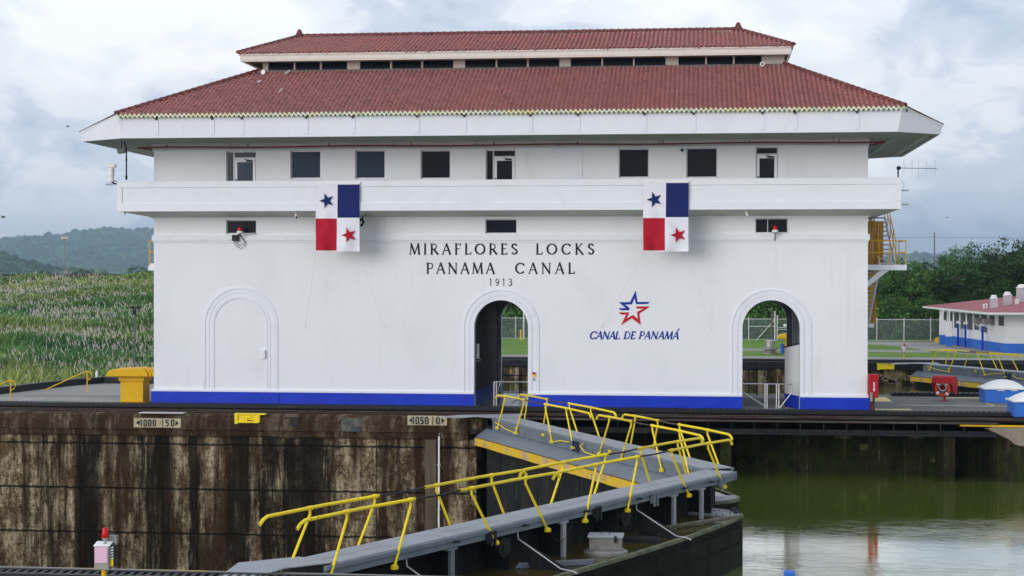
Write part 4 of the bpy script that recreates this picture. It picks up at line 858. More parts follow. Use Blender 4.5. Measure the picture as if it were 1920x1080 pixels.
        for s in (6.2, 10.6, 13.4, 17.2):
            b = MB(); bx(b, s, s+.34, -.52, -.47, -.22, -.03); bx(b, s+.06, s+.12, -.56, -.52, -.3, .02); bx(b, s+.22, s+.28, -.56, -.52, -.3, .02); link('clip_bracket', b, 'dark' if s < 12 else 'steel', T)
        for s in (5.0, 7.6, 10.2, 12.7, 15.1, 16.6):
            b = MB(); bx(b, s, s+.09, -.60, -.47, -.045, .0); link('small_lug', b, 'dark', T)
        for s in (7.0, 12.3):
            c = P(s, -.30, -.42); e_ = P(s, -.42, -.42); b = MB(); b.tube([c, e_], .22, 16); b.tube([e_, P(s, -.45, -.42)], .10, 12); link('sheave', b, 'hull', T)
        for s in (3.6, 7.6, 12.9):
            b = MB(); b.prism([P(s, -.35, -.30), P(s, -.45, DZ), P(s, -1.75, DZ)], d*.025); link('gusset_plate', b, 'hull', T)
            b = MB(); b.tube([P(s-.02, -.36, -.12), P(s-.02, -.38, -.32), P(s-.02, -1.45, DZ+.06), P(s-.02, -1.72, DZ+.04), P(s-.02, -1.85, DZ)], .016, 6); link('gusset_edge', b, 'alu', T)
        # corrugated step strips lying in the standing water
        for (s0_, t0_, s1_, t1_) in ((13.6, -.6, 16.6, -1.35), (7.4, -.5, 8.7, -1.6)):
            b = MB(); kk = 24
            for k in range(kk):
                u = k/kk; s = s0_+(s1_-s0_)*u; t = t0_+(t1_-t0_)*u; b.prism([P(s, t, DZ), P(s+.05, t, DZ), P(s+.14, t-.05, DZ+.11), P(s+.09, t-.05, DZ+.11)], n*.09)
            link('corrugated_strip', b, mat('dull_strip', (0.20, 0.20, 0.14), 0.5, (0.1, 0.1, 0.06), 6) if s0_ > 10 else 'steel', T)
        # cable loops
        b = MB(); b.tube([P(8.6+1.1*k/8, -.5, -.2-.38*math.sin(math.pi*k/8)) for k in range(9)], .010, 5); link('cable', b, 'dark', T)
        c = P(10.2, -1.05, DZ)
        hb = thing('deck_hatch', 'grey riveted hatch box with handle standing in water on the near gate', 'hatch', tuple(c))
        b = MB(); b.lathe(c.x, c.y, [(.50, 0), (.50, .05), (.44, .06), (.42, .10)], 28, cz=DZ-.01); link('round_base', b, 'boxgrey', hb)
        b = MB(); b.box(c.x-.36, c.x+.36, c.y-.27, c.y+.27, DZ+.09, DZ+.37); link('box', b, 'boxgrey', hb, bevel=.01)
        b = MB(); b.box(c.x-.40, c.x+.40, c.y-.31, c.y+.31, DZ+.37, DZ+.41); link('lid', b, 'plate', hb, bevel=.008)
        b = MB(); b.tube([(c.x-.10, c.y, DZ+.41), (c.x-.10, c.y, DZ+.48), (c.x+.08, c.y, DZ+.48), (c.x+.08, c.y, DZ+.41)], .012, 6); link('handle', b, 'dark', hb)
        b = MB(); b.box(c.x+.2, c.x+.26, c.y-.335, c.y-.27, DZ+.28, DZ+.42); link('latch', b, 'dark', hb)
        c = P(12.1, -.95, DZ); b = MB(); b.box(c.x-.42, c.x+.42, c.y-.25, c.y+.25, DZ-.01, DZ+.06); b.box(c.x-.36, c.x+.36, c.y-.2, c.y+.2, DZ+.06, DZ+.09)
        b.tube([(c.x+.34, c.y-.1, DZ+.09), (c.x+.4, c.y-.1, DZ+.16), (c.x+.4, c.y+.1, DZ+.16), (c.x+.34, c.y+.1, DZ+.09)], .012, 6)
        tag(link('manhole_cover', b, 'hull', base=tuple(c)), 'low dark manhole cover lying in the water right of the hatch box', 'manhole cover')
    else:
        for s in (3.6, 6.2, 11.9):
            b = MB(); bx(b, s, s+.16, .47, .52, -.12, -.03); link('yellow_lug', b, 'yellow', T)
        b = MB()
        for s in (9.0, 9.3): bx(b, s, s+.10, .47, .55, -.36, -.02)
        link('hinge_strap', b, mat('navy_strap', (0.03, 0.045, 0.09), 0.5), T)
        b = MB(); b.tube([P(1.4, .5, -.05), P(2.6, .52, -.2), P(3.9, .53, -.27)], .018, 6); b.tube([P(7.2, .6, -.24), P(8.0, .55, -.12), P(8.7, .52, -.10)], .018, 6); b.tube([P(9.9, .5, -.02), P(9.7, .55, -.14), P(10.3, .62, -.27), P(11.4, .6, -.3)], .018, 6)
        link('loose_yellow_rod', b, 'yellow', T)
    # fold-down hand rails: pairs of leaning posts under short pipes, chains between
    off = 0.0
    ZR_ = .97
    for sd in (-1, 1):
        t = sd*.44; so_ = off-(0.0 if sd < 0 else 0.0)
        runs = [(1.4, 4.4, (2.3, 4.25), -.60), (6.3, 10.3, (6.35, 8.25), .80), (10.85, 13.55, (11.8, 13.45), -.60), (14.9, 18.2, (14.95, 16.75), .80)] if not near else [(.30, 3.75, (1.65, 3.62), -.62), (5.3, 9.15, (5.72, 7.78), .78), (8.95, 12.9, (10.78, 12.78), -.60), (14.4, 18.05, (14.6, 16.65), .80)]
        for (a, c, js, lean) in runs:
            a += so_; c += so_; b = MB(); st_ = lean < 0
            pts = ([P(a-.05, t, ZR_-.14), P(a+.04, t, ZR_-.06), P(a+.16, t, ZR_-.01)] if st_ else [P(a, t, ZR_)])+[P((a+c)/2, t, ZR_+.01)]+([P(c, t, ZR_)] if st_ else [P(c-.16, t, ZR_-.01), P(c-.04, t, ZR_-.05), P(c+.04, t, ZR_-.14)])
            b.tube(pts, .034, 10); hr = link('handrail', b, 'yellow', T, smooth=True)
            for j in js:
                j += so_; b = MB(); b.tube([P(j-.05, t, ZR_), P(j+.05, t, ZR_)], .047, 10); b.tube([P(j, t, ZR_-.02), P(j, t, ZR_-.14)], .026, 8); link('clamp', b, 'yellow', hr)
                b = MB(); q = P(j+lean, t+sd*.07, -.24); b.tube([P(j, t, ZR_-.12), q], .027, 10)
                b.tube([q+Vector((0, 0, .05)), q-Vector((0, 0, .04))], [.05, .07], 8); v_ = n*sd; b.tube([q-v_*.05, q+v_*.07], .045, 8); po = link('rail_post', b, 'yellow', T)
        for (a, c) in (((3.75, 5.3), (12.9, 14.4)) if near else ((4.4, 6.3), (13.55, 14.9))):
            b = MB(); b.tube([P(a+so_, t, ZR_), P((a+c)/2+so_, t, ZR_-.015), P(c+so_, t, ZR_)], .022, 6); link('rail_rod', b, 'black' if near else 'rust', T)
    return T
PUD = bpy.data.materials.new('brown_standing_water'); PUD.use_nodes = True
_t = PUD.node_tree; _p = _t.nodes['Principled BSDF']; _p.inputs['Roughness'].default_value = .06; _p.inputs['IOR'].default_value = 1.33; _p.inputs['Base Color'].default_value = (.035, .033, .008, 1)
_n = N(_t, 'ShaderNodeTexNoise', inp={'Scale': 1.5, 'Detail': 4}); _c = N(_t, 'ShaderNodeMixRGB', inp={1: (.026, .026, .008, 1), 2: (.10, .065, .012, 1)}); L(_t, _n.outputs[0], _c.inputs[0]); L(_t, _c.outputs[0], _p.inputs['Base Color'])
G1 = leaf('grey far gate leaf with a rusty yellow fender, hinged below the centre arch', H1, AP, False)
G2 = leaf('grey near gate leaf with yellow folding rails, water lying on its dark hull', H2, AP, True)
G3 = copy_tree(G1); G3.location = at(1726, 683, Z=0); G3['label'] = 'distant grey gate leaf of the second lane, below the blue and white building'
# ================================================================== SMALL THINGS ON AND AROUND THE WALL
def numsign(label, x0, x1, y0, y1, parts, arrows):
    Y = YF-.235; a = at(x0, y1, Y=Y); c = at(x1, y0, Y=Y)
    t = thing('number_sign', label, 'sign', (a.x, Y, a.z), 'distance signs on the lock wall')
    b = MB(); b.box(a.x, c.x, Y, Y+.05, a.z, c.z); link('plate', b, 'signbg', t)
    for (txt, p0, p1) in parts:
        b = MB(); u = at(p0, y1-2.2, Y=Y); v = at(p1, y0+2.2, Y=Y); write(b, txt, u.x, v.x, u.z, v.z-u.z, Y-.011, heavy=.17, serif=False, even=True); link('numerals', b, 'ink', t)
    b = MB()
    for (p0, p1) in arrows:
        u = at(p0, (y0+y1)/2, Y=Y); v = at(p1, y0+3, Y=Y); h = (c.z-a.z)*.30; zc = (a.z+c.z)/2; b.prism([(u.x, Y-.012, zc), (v.x, Y-.012, zc+h), (v.x, Y-.012, zc-h)], (0, .01, 0))
    xm = at((x0+x1)/2+ (10 if len(parts[0][0]) == 4 else 0), y0, Y=Y).x; b.box(xm-.012, xm+.012, Y-.012, Y-.002, a.z+.02, c.z-.02)
    link('arrow_marks', b, 'ink', t)
numsign('worn stone sign reading 1000 and 50 with arrows on the lock wall', 251, 339, 785, 801, [('1000', 263, 293), ('50', 310, 327)], [(255, 262), (335, 329)])
numsign('pale sign reading 1050 and 0 with arrows on the lock wall', 764, 838, 780, 797, [('1050', 773, 804), ('0', 817.5, 825)], [(767, 772.5), (834, 827.5)])
Y = YF-.24; a = at(440, 797, Y=Y); c = at(487, 770, Y=Y)
t = thing('mooring_recess', 'yellow painted steel mooring box let into the lock wall edge', 'mooring box', (a.x, Y, a.z), 'yellow mooring boxes')
b = MB(); w_ = c.x-a.x; b.box(a.x, a.x+.12, Y-.02, Y+.25, a.z+.05, -.0); b.box(c.x-.10, c.x, Y-.02, Y+.25, a.z+.12, -.0); b.box(a.x+.12, c.x-.10, Y+.10, Y+.25, a.z+.10, -.01); b.box(a.x+.1, c.x-.05, Y-.02, Y+.12, a.z+.09, a.z+.16); b.box(a.x-.02, c.x+.2, Y, Y+.3, -.015, .03)
b.box(a.x+.12, c.x-.10, Y+.04, Y+.10, a.z+.16, -.03); link('frame', b, 'yellow', t); b = MB(); b.tube([(a.x+.35, Y+.05, -.12), (c.x-.35, Y+.05, -.12)], .05, 10); b.box(a.x+.42, a.x+.5, Y, Y+.12, a.z+.14, -.08); link('bar', b, 'yellow', t)
t2 = copy_tree(t); t2.location = (at(1645, 684, Y=YS-.2).x, YS-.2, -.48); t2['label'] = 'yellow mooring box on the far lane wall seen right of the building'; t2.scale = (1.05, 1, 1)
b = MB(); a = at(1606+0, 775, Y=YF); a = at(535, 775, Y=YF-.1); c = at(562, 779, Y=YF-.1); b.box(a.x, c.x, YF-.26, YF+.2, -.09, .02); tag(link('edge_plate', b, 'rust', base=(a.x, YF, 0)), 'rusty plate over the dark drain slot at the wall edge', 'steel plate')
b = MB(); a = at(262, 772, Y=YF-.1); c = at(345, 772, Y=YF-.1); b.box(a.x, c.x, YF-.22, YF+.25, -.01, .022); tag(link('pale_edge_block', b, mat('pale_block', (0.48, 0.46, 0.46), 0.8), base=(a.x, YF, 0)), 'pale concrete edging block above the 1000 sign', 'edging block')
a = at(824, 812, Y=YF-.1); b = MB(); x_ = at(823, 900, Y=YF-.1).x
b.tube([(x_+.12, YF-.1, a.z+.04), (x_+.03, YF-.12, a.z), (x_, YF-.12, a.z-.15), (x_, YF-.12, -9)], .035, 8); 
cn = thing('conduit_pipe', 'thin white pipe running down the lock wall below the 1050 sign', 'pipe', (x_, YF, -5)); link('pipe', b, 'whiteplain', cn, smooth=True)
for z_ in (-1.9, -3.6): b = MB(); b.box(x_-.06, x_+.06, YF-.16, YF, z_, z_+.06); link('pipe_clip', b, 'alu', cn)
# flags
def flag(label, x0, x1, y0, y1, xm, ym, s1, s2, ph):
    Y = -1.37; a = at(x0, y1, Y=Y); c = at(x1, y0, Y=Y); mx, mz = at(xm, ym, Y=Y).x, at(xm, ym, Y=Y).z
    t = thing('flag', label, 'flag', (a.x, Y, c.z), 'hanging four-square flags')
    def wy(x, z): u = (c.z-z)/(c.z-a.z); return Y-.012+u*.07*math.sin((x-a.x)*7+ph+u*2.5)*u+.022*u*math.sin((x-a.x)*11+z*4+ph)+.03*u*u*math.sin(u*6+ph)-.03*u
    def wx(x, z): u = (c.z-z)/(c.z-a.z); return x+(.02*math.sin(z*2+ph)-.03*(1-abs(2*(x-a.x)/(c.x-a.x)-1)))*u*.4
    b = MB(); g = .03
    XX = list(np.linspace(a.x, mx-g/2, 12))+list(np.linspace(mx+g/2, c.x, 12)); ZZ = list(np.linspace(a.z, a.z+.035, 2))+list(np.linspace(a.z+.05, mz-g/2, 14))+list(np.linspace(mz+g/2, c.z-.03, 14))+[c.z]
    for i in range(len(XX)-1):
        for j in range(len(ZZ)-1):
            xc, zc = (XX[i]+XX[i+1])/2, (ZZ[j]+ZZ[j+1])/2; b.m = 0
            if a.z+.04 < zc < c.z-.02:
                if xc > mx+g/2 and zc > mz+g/2 and xc < c.x-.012: b.m = 1
                if xc < mx-g/2 and zc < mz-g/2: b.m = 2
            b.face([(wx(x, z), wy(x, z), z) for x, z in ((XX[i], ZZ[j]), (XX[i+1], ZZ[j]), (XX[i+1], ZZ[j+1]), (XX[i], ZZ[j+1]))])
    me = link('cloth', b, ['clothw', 'clothb', 'clothr'], t)
    sm = me.modifiers.new('thick', 'SOLIDIFY'); sm.thickness = .004
    for (sx0, sy0), mt in ((s1, 'clothb'), (s2, 'clothr')):
        p = at(sx0, sy0, Y=Y); b = MB(); Rr = .315
        v = [(p.x+(Rr if k % 2 == 0 else Rr*.40)*math.cos(math.pi+k*math.pi/5), p.z+(Rr if k % 2 == 0 else Rr*.40)*math.sin(math.pi+k*math.pi/5)) for k in range(10)]
        for k in range(10):
            q0, q1 = v[k], v[(k+1) % 10]; b.face([(wx(*q), wy(*q)-.045, q[1]) for q in ((p.x, p.z), q0, q1)])
        link('star', b, mt, t)
    b = MB(); b.tube([(a.x-.03, Y+.01, c.z+.03), (c.x+.03, Y+.01, c.z+.03)], .022, 8); b.box(a.x-.03, c.x+.03, Y-.015, Y+.055, c.z-.01, c.z+.06); link('top_batten', b, 'whiteplain', t)
    return t, a, c
FG1, a1, c1_ = flag('hanging blue white and red flag with two stars, left of the black wall lettering', 592, 674, 344.5, 471.5, 632.5, 409, (613.5, 376.5), (655.2, 441), 0.4)
FG2, a2_, c2_ = flag('hanging blue white and red flag with two stars, above the star emblem', 1206, 1291, 341.5, 471.5, 1248, 408, (1227.3, 374.3), (1272.3, 440.8), 2.1)
for (T_, p, q_) in ((FG1, (593, 472), (572, 614)), (FG1, (674, 472), (721, 612)), (FG2, (1207, 472), (1129, 612)), (FG2, (1290, 472), (1333, 618))):
    u = at(*p, Y=-1.38); v = at(*q_, Y=-.02); b = MB(); b.tube([u, u*.5+v*.5+Vector((0, 0, -.05)), v], .0035, 5); b.box(v.x-.02, v.x+.02, -.03, 0, v.z-.02, v.z+.02); link('guy_cord', b, 'alu', T_)
# beacons below the small windows
def beacon(label, px, py, arm, extra):
    a = at(px, py, Y=-.3); t = thing('warning_beacon', label, 'beacon', (a.x, -.3, a.z), 'red and white beacons on the front wall')
    b = MB(); b.lathe(a.x, -.3, [(.085, 0), (.085, .02), (.08, .10), (.05, .15), (.02, .165)], 14, cz=a.z); link('red_lens', b, 'lampred', t, smooth=True)
    b = MB(); b.lathe(a.x, -.3, [(.12, -.10), (.125, -.02), (.10, 0)], 14, cz=a.z); link('white_base', b, 'whiteplain', t)
    b = MB(); b.bar((a.x, -.3, a.z-.12), (a.x+arm, -.02, a.z-.42), .035, .035); b.bar((a.x-.1, -.3, a.z-.12), (a.x+.1, -.3, a.z-.12), .03, .03); link('bracket', b, 'dark', t)
    if extra:
        b = MB(); b.box(a.x-.36, a.x-.16, -.20, -.06, a.z-.40, a.z-.16); b.box(a.x-.13, a.x-.08, -.15, -.02, a.z-.42, a.z-.14); link('camera_housing', b, 'black', t)
        b = MB(); b.tube([(a.x-.3, -.12, a.z-.4), (a.x-.2, -.10, a.z-.62), (a.x, -.08, a.z-.72), (a.x+.14, -.06, a.z-.6), (a.x+.2, -.05, a.z-.3), (a.x+.35, -.05, a.z-.13), (a.x+.65, -.05, a.z-.11)], .012, 5); b.tube([(a.x-.24, -.12, a.z-.4), (a.x-.1, -.10, a.z-.6), (a.x+.1, -.08, a.z-.52), (a.x+.2, -.05, a.z-.25)], .010, 5); link('cable', b, 'dark', t)
beacon('red and white beacon with a black camera and looped cable below the leftmost small window', 449.5, 433, .12, True)
beacon('red and white beacon on a single bracket below the rightmost small window', 1453.5, 431, 0.0, False)
# small wall gear
def box_thing(name, label, cat, x0, y0, x1, y1, Y, dep, mt, extra=None, bevel=.01, group=None):
    a = at(x0, y1, Y=Y); c = at(x1, y0, Y=Y); t = thing(name, label, cat, (a.x, Y, a.z), group); b = MB(); b.box(a.x, c.x, Y, Y+dep, a.z, c.z); link('body', b, mt, t, bevel=bevel)
    if extra: extra(t, a, c)
    return t
def ex1(t, a, c): b = MB(); b.box(a.x+.02, c.x-.03, -.135, -.122, a.z+.17, c.z-.03); link('handset', b, 'trim', t)
box_thing('intercom_box', 'small white intercom box on the blind arch panel at left', 'intercom', 490.5, 656.5, 497, 672, -.12, .12, 'whiteplain', ex1)
def ex2(t, a, c): b = MB(); b.tube([(a.x+.04, .9, a.z-.02), (a.x+.12, .88, a.z-.12), (a.x+.26, .88, a.z-.02)], .02, 6); b.box(a.x+.03, c.x-.03, .875, .895, a.z+.25, c.z-.08); link('glass_door', b, 'alu', t)
box_thing('wall_cabinet', 'narrow pale cabinet on the dark inner wall of the centre arch', 'cabinet', 890, 645, 897.5, 673, .9, .25, 'whiteplain', ex2)
a = at(1001, 702, Y=-.06); t = thing('notice_plate', 'small red and yellow notice beside the centre arch', 'sign', (a.x, -.07, a.z)); 
b = MB(); b.box(a.x-.065, a.x+.065, -.072, -.062, a.z, a.z+.09); link('red_half', b, 'red', t); b = MB(); b.box(a.x-.065, a.x+.065, -.072, -.062, a.z-.09, a.z-.002); link('yellow_half', b, 'yellow', t); b = MB(); b.box(a.x-.02, a.x+.02, -.09, -.062, a.z-.25, a.z-.15); link('switch', b, 'wire', t)
def cam_thing(label, px, py0, py1, mt2='dark'):
    a = at(px, py1, Y=-.9); c = at(px, py0, Y=-.9); t = thing('security_camera', label, 'camera', (a.x, -.9, c.z)); b = MB(); b.tube([(a.x, -.9, c.z+.08), (a.x, -.9, a.z+.05)], .05, 10); link('housing', b, 'whiteplain', t); b = MB(); b.tube([(a.x+.03, -.97, a.z+.06), (a.x+.05, -1.0, a.z-.01)], .032, 8); link('lens', b, mt2, t)
cam_thing('small white camera under the balcony left of the left flag', 555, 397, 409)
cam_thing('short white fitting under the balcony above the right arch', 1399.5, 394, 405, 'whiteplain')
cam_thing('tiny white fitting under the balcony just left of the right flag', 1187, 395, 399, 'alu')
cam_thing('white knob under the far left corner of the balcony', 234, 397, 402, 'alu')
cam_thing('white camera under the balcony just right of the left flag', 684, 398, 404)
a = at(680, 410, Y=-.35); t = thing('floodlight', 'black lamp cluster hanging from the wall beside the left flag', 'lamp', (a.x, -.35, a.z))
b = MB(); b.tube([(a.x, 0, a.z+.1), (a.x, -.35, a.z+.12), (a.x, -.35, a.z)], .018, 6); link('arm', b, 'black', t)
b = MB(); b.tube([(a.x-.06, -.42, a.z-.06), (a.x-.08, -.34, a.z-.02)], [.055, .04], 10); b.tube([(a.x+.05, -.42, a.z-.15), (a.x+.03, -.34, a.z-.10)], [.055, .04], 10); b.tube([(a.x-.05, -.42, a.z-.28), (a.x-.03, -.34, a.z-.24)], [.05, .04], 10); b.bar((a.x, -.35, a.z+.05), (a.x, -.35, a.z-.27), .05, .04); link('lamp_heads', b, 'black', t)
# red pipe under the eaves
zp = at(640, 274, Y=-.75).z; xa, xb = at(258, 273, Y=-.75).x, at(1658, 264, Y=-.75).x
t = thing('sprinkler_pipe', 'long dark red pipe hung under the eaves across the front of the building', 'pipe', (xa, -.75, zp))
b = MB(); pts = [(BX0-.02, 1.0, zp-.0), (xa, -.75, zp)]+[(x, -.75, zp+.018*math.sin(x*.8)) for x in np.linspace(xa+.5, xb-.3, 26)]+[(xb, -.75, zp), (BX1+.02, 1.1, zp-.02)]
b.tube(pts, .030, 8); link('pipe', b, 'pipe', t)
for px in (277, 432, 738, 893, 1047, 1237, 1398, 1563): x = at(px, 270, Y=-.75).x; b = MB(); b.tube([(x, -.75, zp), (x, -.75, ZF+.02)], .008, 5); b.tube([(x-.03, -.75, zp), (x+.03, -.75, zp)], .045, 8); link('hanger', b, 'wire', t)
for px in (313, 465, 617, 771, 926, 1083, 1243, 1405, 1573): x = at(px, 270, Y=-.75).x; b = MB(); b.tube([(x, -.75, zp), (x, -.75, zp+.11)], .022, 6); b.tube([(x, -.75, zp+.10), (x, -.75, zp+.115)], .035, 8); link('sprinkler_head', b, 'rust', t)
# pan camera at the balcony's left corner, floodlight and pole, aerials at the right
a = at(209, 345, Y=-1.1); t = thing('pan_tilt_camera', 'large grey pan camera at the left corner of the balcony', 'camera', (a.x, -1.1, a.z)); P0 = a.z
b = MB(); b.lathe(a.x, -1.1, [(.12, .08), (.13, .14), (.10, .18), (.095, .30), (.12, .34), (.12, .60), (.09, .66), (.05, .70)], 14, cz=P0); link('housing', b, 'whiteplain', t, smooth=False)
b = MB(); b.prism([(a.x-.22, -1.2, P0+.84), (a.x-.12, -1.2, P0+.68), (a.x+.17, -1.2, P0+.68), (a.x+.17, -1.2, P0+.79), (a.x-.22, -1.2, P0+.86)], (0, .2, 0)); link('camera_head', b, 'whiteplain', t)
b = MB(); b.bar((a.x+.02, -1.1, P0+.06), (a.x+.32, -1.2, P0-.02), .05, .06); b.tube([(a.x+.05, -1.1, P0+.14), (a.x+.2, -1.15, P0+.13), (a.x+.36, -1.2, P0+.04)], .014, 6); b.bar((a.x-.25, -1.1, P0-.02), (a.x+.25, -1.2, P0-.02), .02, .02)
for k in range(4): b.box(a.x-.22+k*.08, a.x-.212+k*.08, -1.11, -1.10, P0-.10, P0+.06)
link('bracket', b, 'black', t)
a = at(237, 336, Y=-1.0); c = at(232, 262, Y=-1.0); k = at(236, 278, Y=-1.0)
t = thing('pole', 'dark thin pole between the balcony corner and the eaves at left', 'pole', (a.x, -1.0, a.z)); b = MB(); b.tube([(a.x, -1, a.z-.03), (a.x, -1, k.z), (a.x-.10, -1, ZF+.03)], .032, 8); link('tube', b, mat('navy_pole', (.02, .025, .07), .4), t); b = MB(); b.tube([(a.x, -1, a.z), (a.x, -1, a.z+.14)], .05, 8); b.tube([(a.x, -1, k.z-.5), (a.x, -1, k.z-.42)], .045, 8); link('collar', b, 'black', t)
a = at(228, 283, Y=-1.6); t = thing('floodlight', 'grey floodlight hanging from the soffit at the left end', 'lamp', (a.x, -1.6, a.z)); b = MB(); b.tube([(a.x, -1.6, ZF+.03), (a.x, -1.6, a.z+.08)], .018, 6); link('stem', b, 'black', t)
b = MB(); b.prism([(a.x-.16, -1.75, a.z+.05), (a.x+.17, -1.75, a.z+.09), (a.x+.17, -1.75, a.z-.06), (a.x-.11, -1.75, a.z-.11)], (0, .3, 0)); link('lamp_head', b, mat('greenish_grey', (.10, .13, .13), .5), t)
a = at(1684, 315, Y=-.9); z0_ = at(1684, 334, Y=-.9).z; xe = at(1756, 316, Y=-.9).x
t = thing('yagi_aerial', 'thin yagi aerial with five upright rods on the right end of the balcony', 'aerial', (a.x, -.9, z0_)); b = MB(); b.tube([(a.x, -.9, z0_-.05), (a.x, -.9, a.z)], .03, 8); b.tube([(a.x-.05, -.9, a.z), (a.x+.09, -.9, a.z)], .07, 8); link('mast', b, 'black', t)
b = MB(); b.tube([(a.x, -.9, a.z), (xe, -.9, a.z-.03)], .015, 6); link('boom', b, 'wire', t)
for px in (1695, 1710, 1722, 1737, 1754): x = at(px, 316, Y=-.9).x; b = MB(); b.tube([(x, -.9, a.z-.34), (x, -.9, a.z+.30)], .009, 5); link('rod', b, 'alu', t)
b = MB(); b.tube([(a.x+.08, -.95, z0_+.0), (a.x+.22, -.95, z0_-.25), (a.x+.2, -.95, z0_-.42), (a.x+.1, -.95, z0_-.5)], .01, 5); link('cable', b, 'alu', t)
for k, (py) in enumerate((357.5, 383.5)):
    a = at(1691, py, Y=-.6); c = at(1703, py, Y=-.6); b = MB(); b.tube([(bx1-.02, -.6, a.z), (c.x+.02, -.6, a.z+.01)], .028, 8); b.box(bx1+.001, bx1+.05, -.66, -.54, a.z-.05, a.z+.06); tag(link('wall_spike', b, 'alu', base=(bx1, -.6, a.z)), ['upper', 'lower'][k]+' of two grey stub pipes on the right end of the balcony', 'stub pipe', 'stub pipes')
b = MB(); a = at(1279, 281.5, Y=-.05); b.box(a.x-.05, a.x+.04, -.12, 0, a.z-.05, a.z+.05); b.tube([(a.x, -.12, a.z), (a.x, -.16, a.z-.02)], .03, 8); tag(link('security_camera', b, 'black', base=(a.x, 0, a.z)), 'tiny black camera beside the upper window over the right flag', 'camera')
a = at(1429, 121, Y=1.1); t = thing('horn_speaker', 'round pale horn at the right end of the clerestory', 'loudspeaker', (a.x, 1.1, a.z)); b = MB(); b.tube([(a.x, .95, a.z), (a.x, 1.0, a.z), (a.x, 1.2, a.z)], [.10, .09, .03], 14); link('bell', b, 'cream', t); b = MB(); b.tube([(a.x, .93, a.z), (a.x, .96, a.z)], .04, 10); b.bar((a.x, 1.2, a.z), (a.x, 1.5, a.z+.1), .03, .03); link('driver', b, 'dark', t)
a = at(497, 136, Y=1.1); t = thing('horn_speaker', 'white horn at the left end of the clerestory', 'loudspeaker', (a.x, 1.1, a.z)); b = MB(); b.tube([(a.x-.05, .95, a.z), (a.x, 1.2, a.z)], [.10, .03], 14); link('bell', b, 'whiteplain', t); b = MB(); b.bar((a.x, 1.2, a.z), (a.x, 1.5, a.z+.1), .03, .03); link('bracket', b, 'dark', t)
# white splashes where roof tiles were patched
for px, py, w_, h_, mt in ((486, 159.5, 5, 4, 'whiteplain'), (526, 177, 4, 10, 'moss'), (539, 142, 7, 9, 'whiteplain')):
    y_ = Y0+(at(px, py, Y=-1).z-ZTE)/(ZU-ZTE)*(YU-Y0)
    for _ in range(3): p = at(px, py, Y=y_); y_ = Y0+(p.z-ZTE)/(ZU-ZTE)*(YU-Y0)
    w2, h2 = w_/96, h_/96; s_ = (ZU-ZTE)/(YU-Y0); b = MB(); pts = [(p.x-w2, -h2), (p.x-w2*.2, -h2*.7), (p.x+w2, h2*.6), (p.x+w2*.9, h2), (p.x, h2*.5)]
    b.prism([(x, y_+dz/s_, p.z+dz+.13) for x, dz in pts], (0, -.02, .05)); link('patched_tile', b, mt, B)
# ------------------------------------------------------------------ stair at the right end
sgp = (7.5, 3.5, 0)
t = thing('outside_staircase', 'yellow railed steel staircase on the right end wall', 'staircase', sgp)
zpf = 5.62; xs0, xs1, ys0, ys1 = BX1+.02, 8.36, 2.0, 4.4
b = MB(); b.box(xs0, xs1, ys0, ys1, zpf, zpf+.22); link('landing', b, 'trim', t)
b = MB(); b.prism([(xs0, ys0+.1, zpf-.62), (xs0, ys0+.1, zpf-.85), (xs0+1.05, ys0+.1, zpf), (xs0+.70, ys0+.1, zpf)], (0, .12, 0)); link('brace', b, 'trim', t)
def flight(p, q_, wd, n_, nm):
    p, q_ = Vector(p), Vector(q_); b = MB()
    for k in range(n_): c = p+(q_-p)*(k+.5)/n_; b.box(c.x, c.x+wd, c.y-.12, c.y+.12, c.z-.03, c.z+.03)
    link('treads', b, mat('stair_tread', (.5, .5, .5), .6), t)
    for dx in (-.04, wd): b = MB(); b.bar(p+Vector((dx+.02, 0, -.05)), q_+Vector((dx+.02, 0, -.05)), .05, .22); link('stringer', b, 'trim', t)
    for dx in (-.05, wd+.03):
        b = MB()
        for h in (.55, .98): b.tube([p+Vector((dx, 0, h)), q_+Vector((dx, 0, h))], .022, 6)
        for k in range(5): c = p+(q_-p)*k/4; b.tube([c+Vector((dx, 0, -.05)), c+Vector((dx, 0, .98))], .02, 6)
        link('stair_rail', b, 'yellow2', t)
flight((7.55, 4.3, zpf+.2), (7.35, 6.6, 8.0), .62, 11, '')
flight((6.70, 4.4, zpf), (6.55, 7.2, 3.3), .78, 12, '')
b = MB()
for h in (.5, .98): b.tube([(xs0, ys0+.04, zpf+.22+h), (xs1-.03, ys0+.04, zpf+.22+h), (xs1-.03, ys1, zpf+.22+h)], .024, 6)
for x in (xs0+.02, xs0+.18, xs0+1.05, xs1-.03): b.tube([(x, ys0+.04, zpf+.2), (x, ys0+.04, zpf+1.2)], .024, 6)
b.tube([(xs1-.03, ys1, zpf+.2), (xs1-.03, ys1, zpf+1.2)], .024, 6); link('landing_rail', b, 'yellow2', t)
b = MB(); 
for k in range(8): b.box(xs0+.22+k*.11, xs0+.32+k*.11, 4.6+.02*(k % 2), 4.64+.02*(k % 2), zpf+.22, 7.7)
link('upper_screen', b, mat('amber_screen', (.50, .25, .02), .6, (.36, .17, .02), 3, stretch=(3, 3, .3)), t)
b = MB()
for k in range(9): b.box(xs0+.01+k*.12, xs0+.12+k*.12, 7.3+.02*(k % 2), 7.34+.02*(k % 2), 3.3, zpf-.05)
link('lower_screen', b, bpy.data.materials['amber_screen'], t)
b = MB(); b.box(5.4, 7.6, 7.1, 8.9, 3.14, 3.3); b.bar((6.9, 7.3, 3.2), (6.9, 7.3, 0), .1, .1); link('lower_landing', b, 'trim', t)
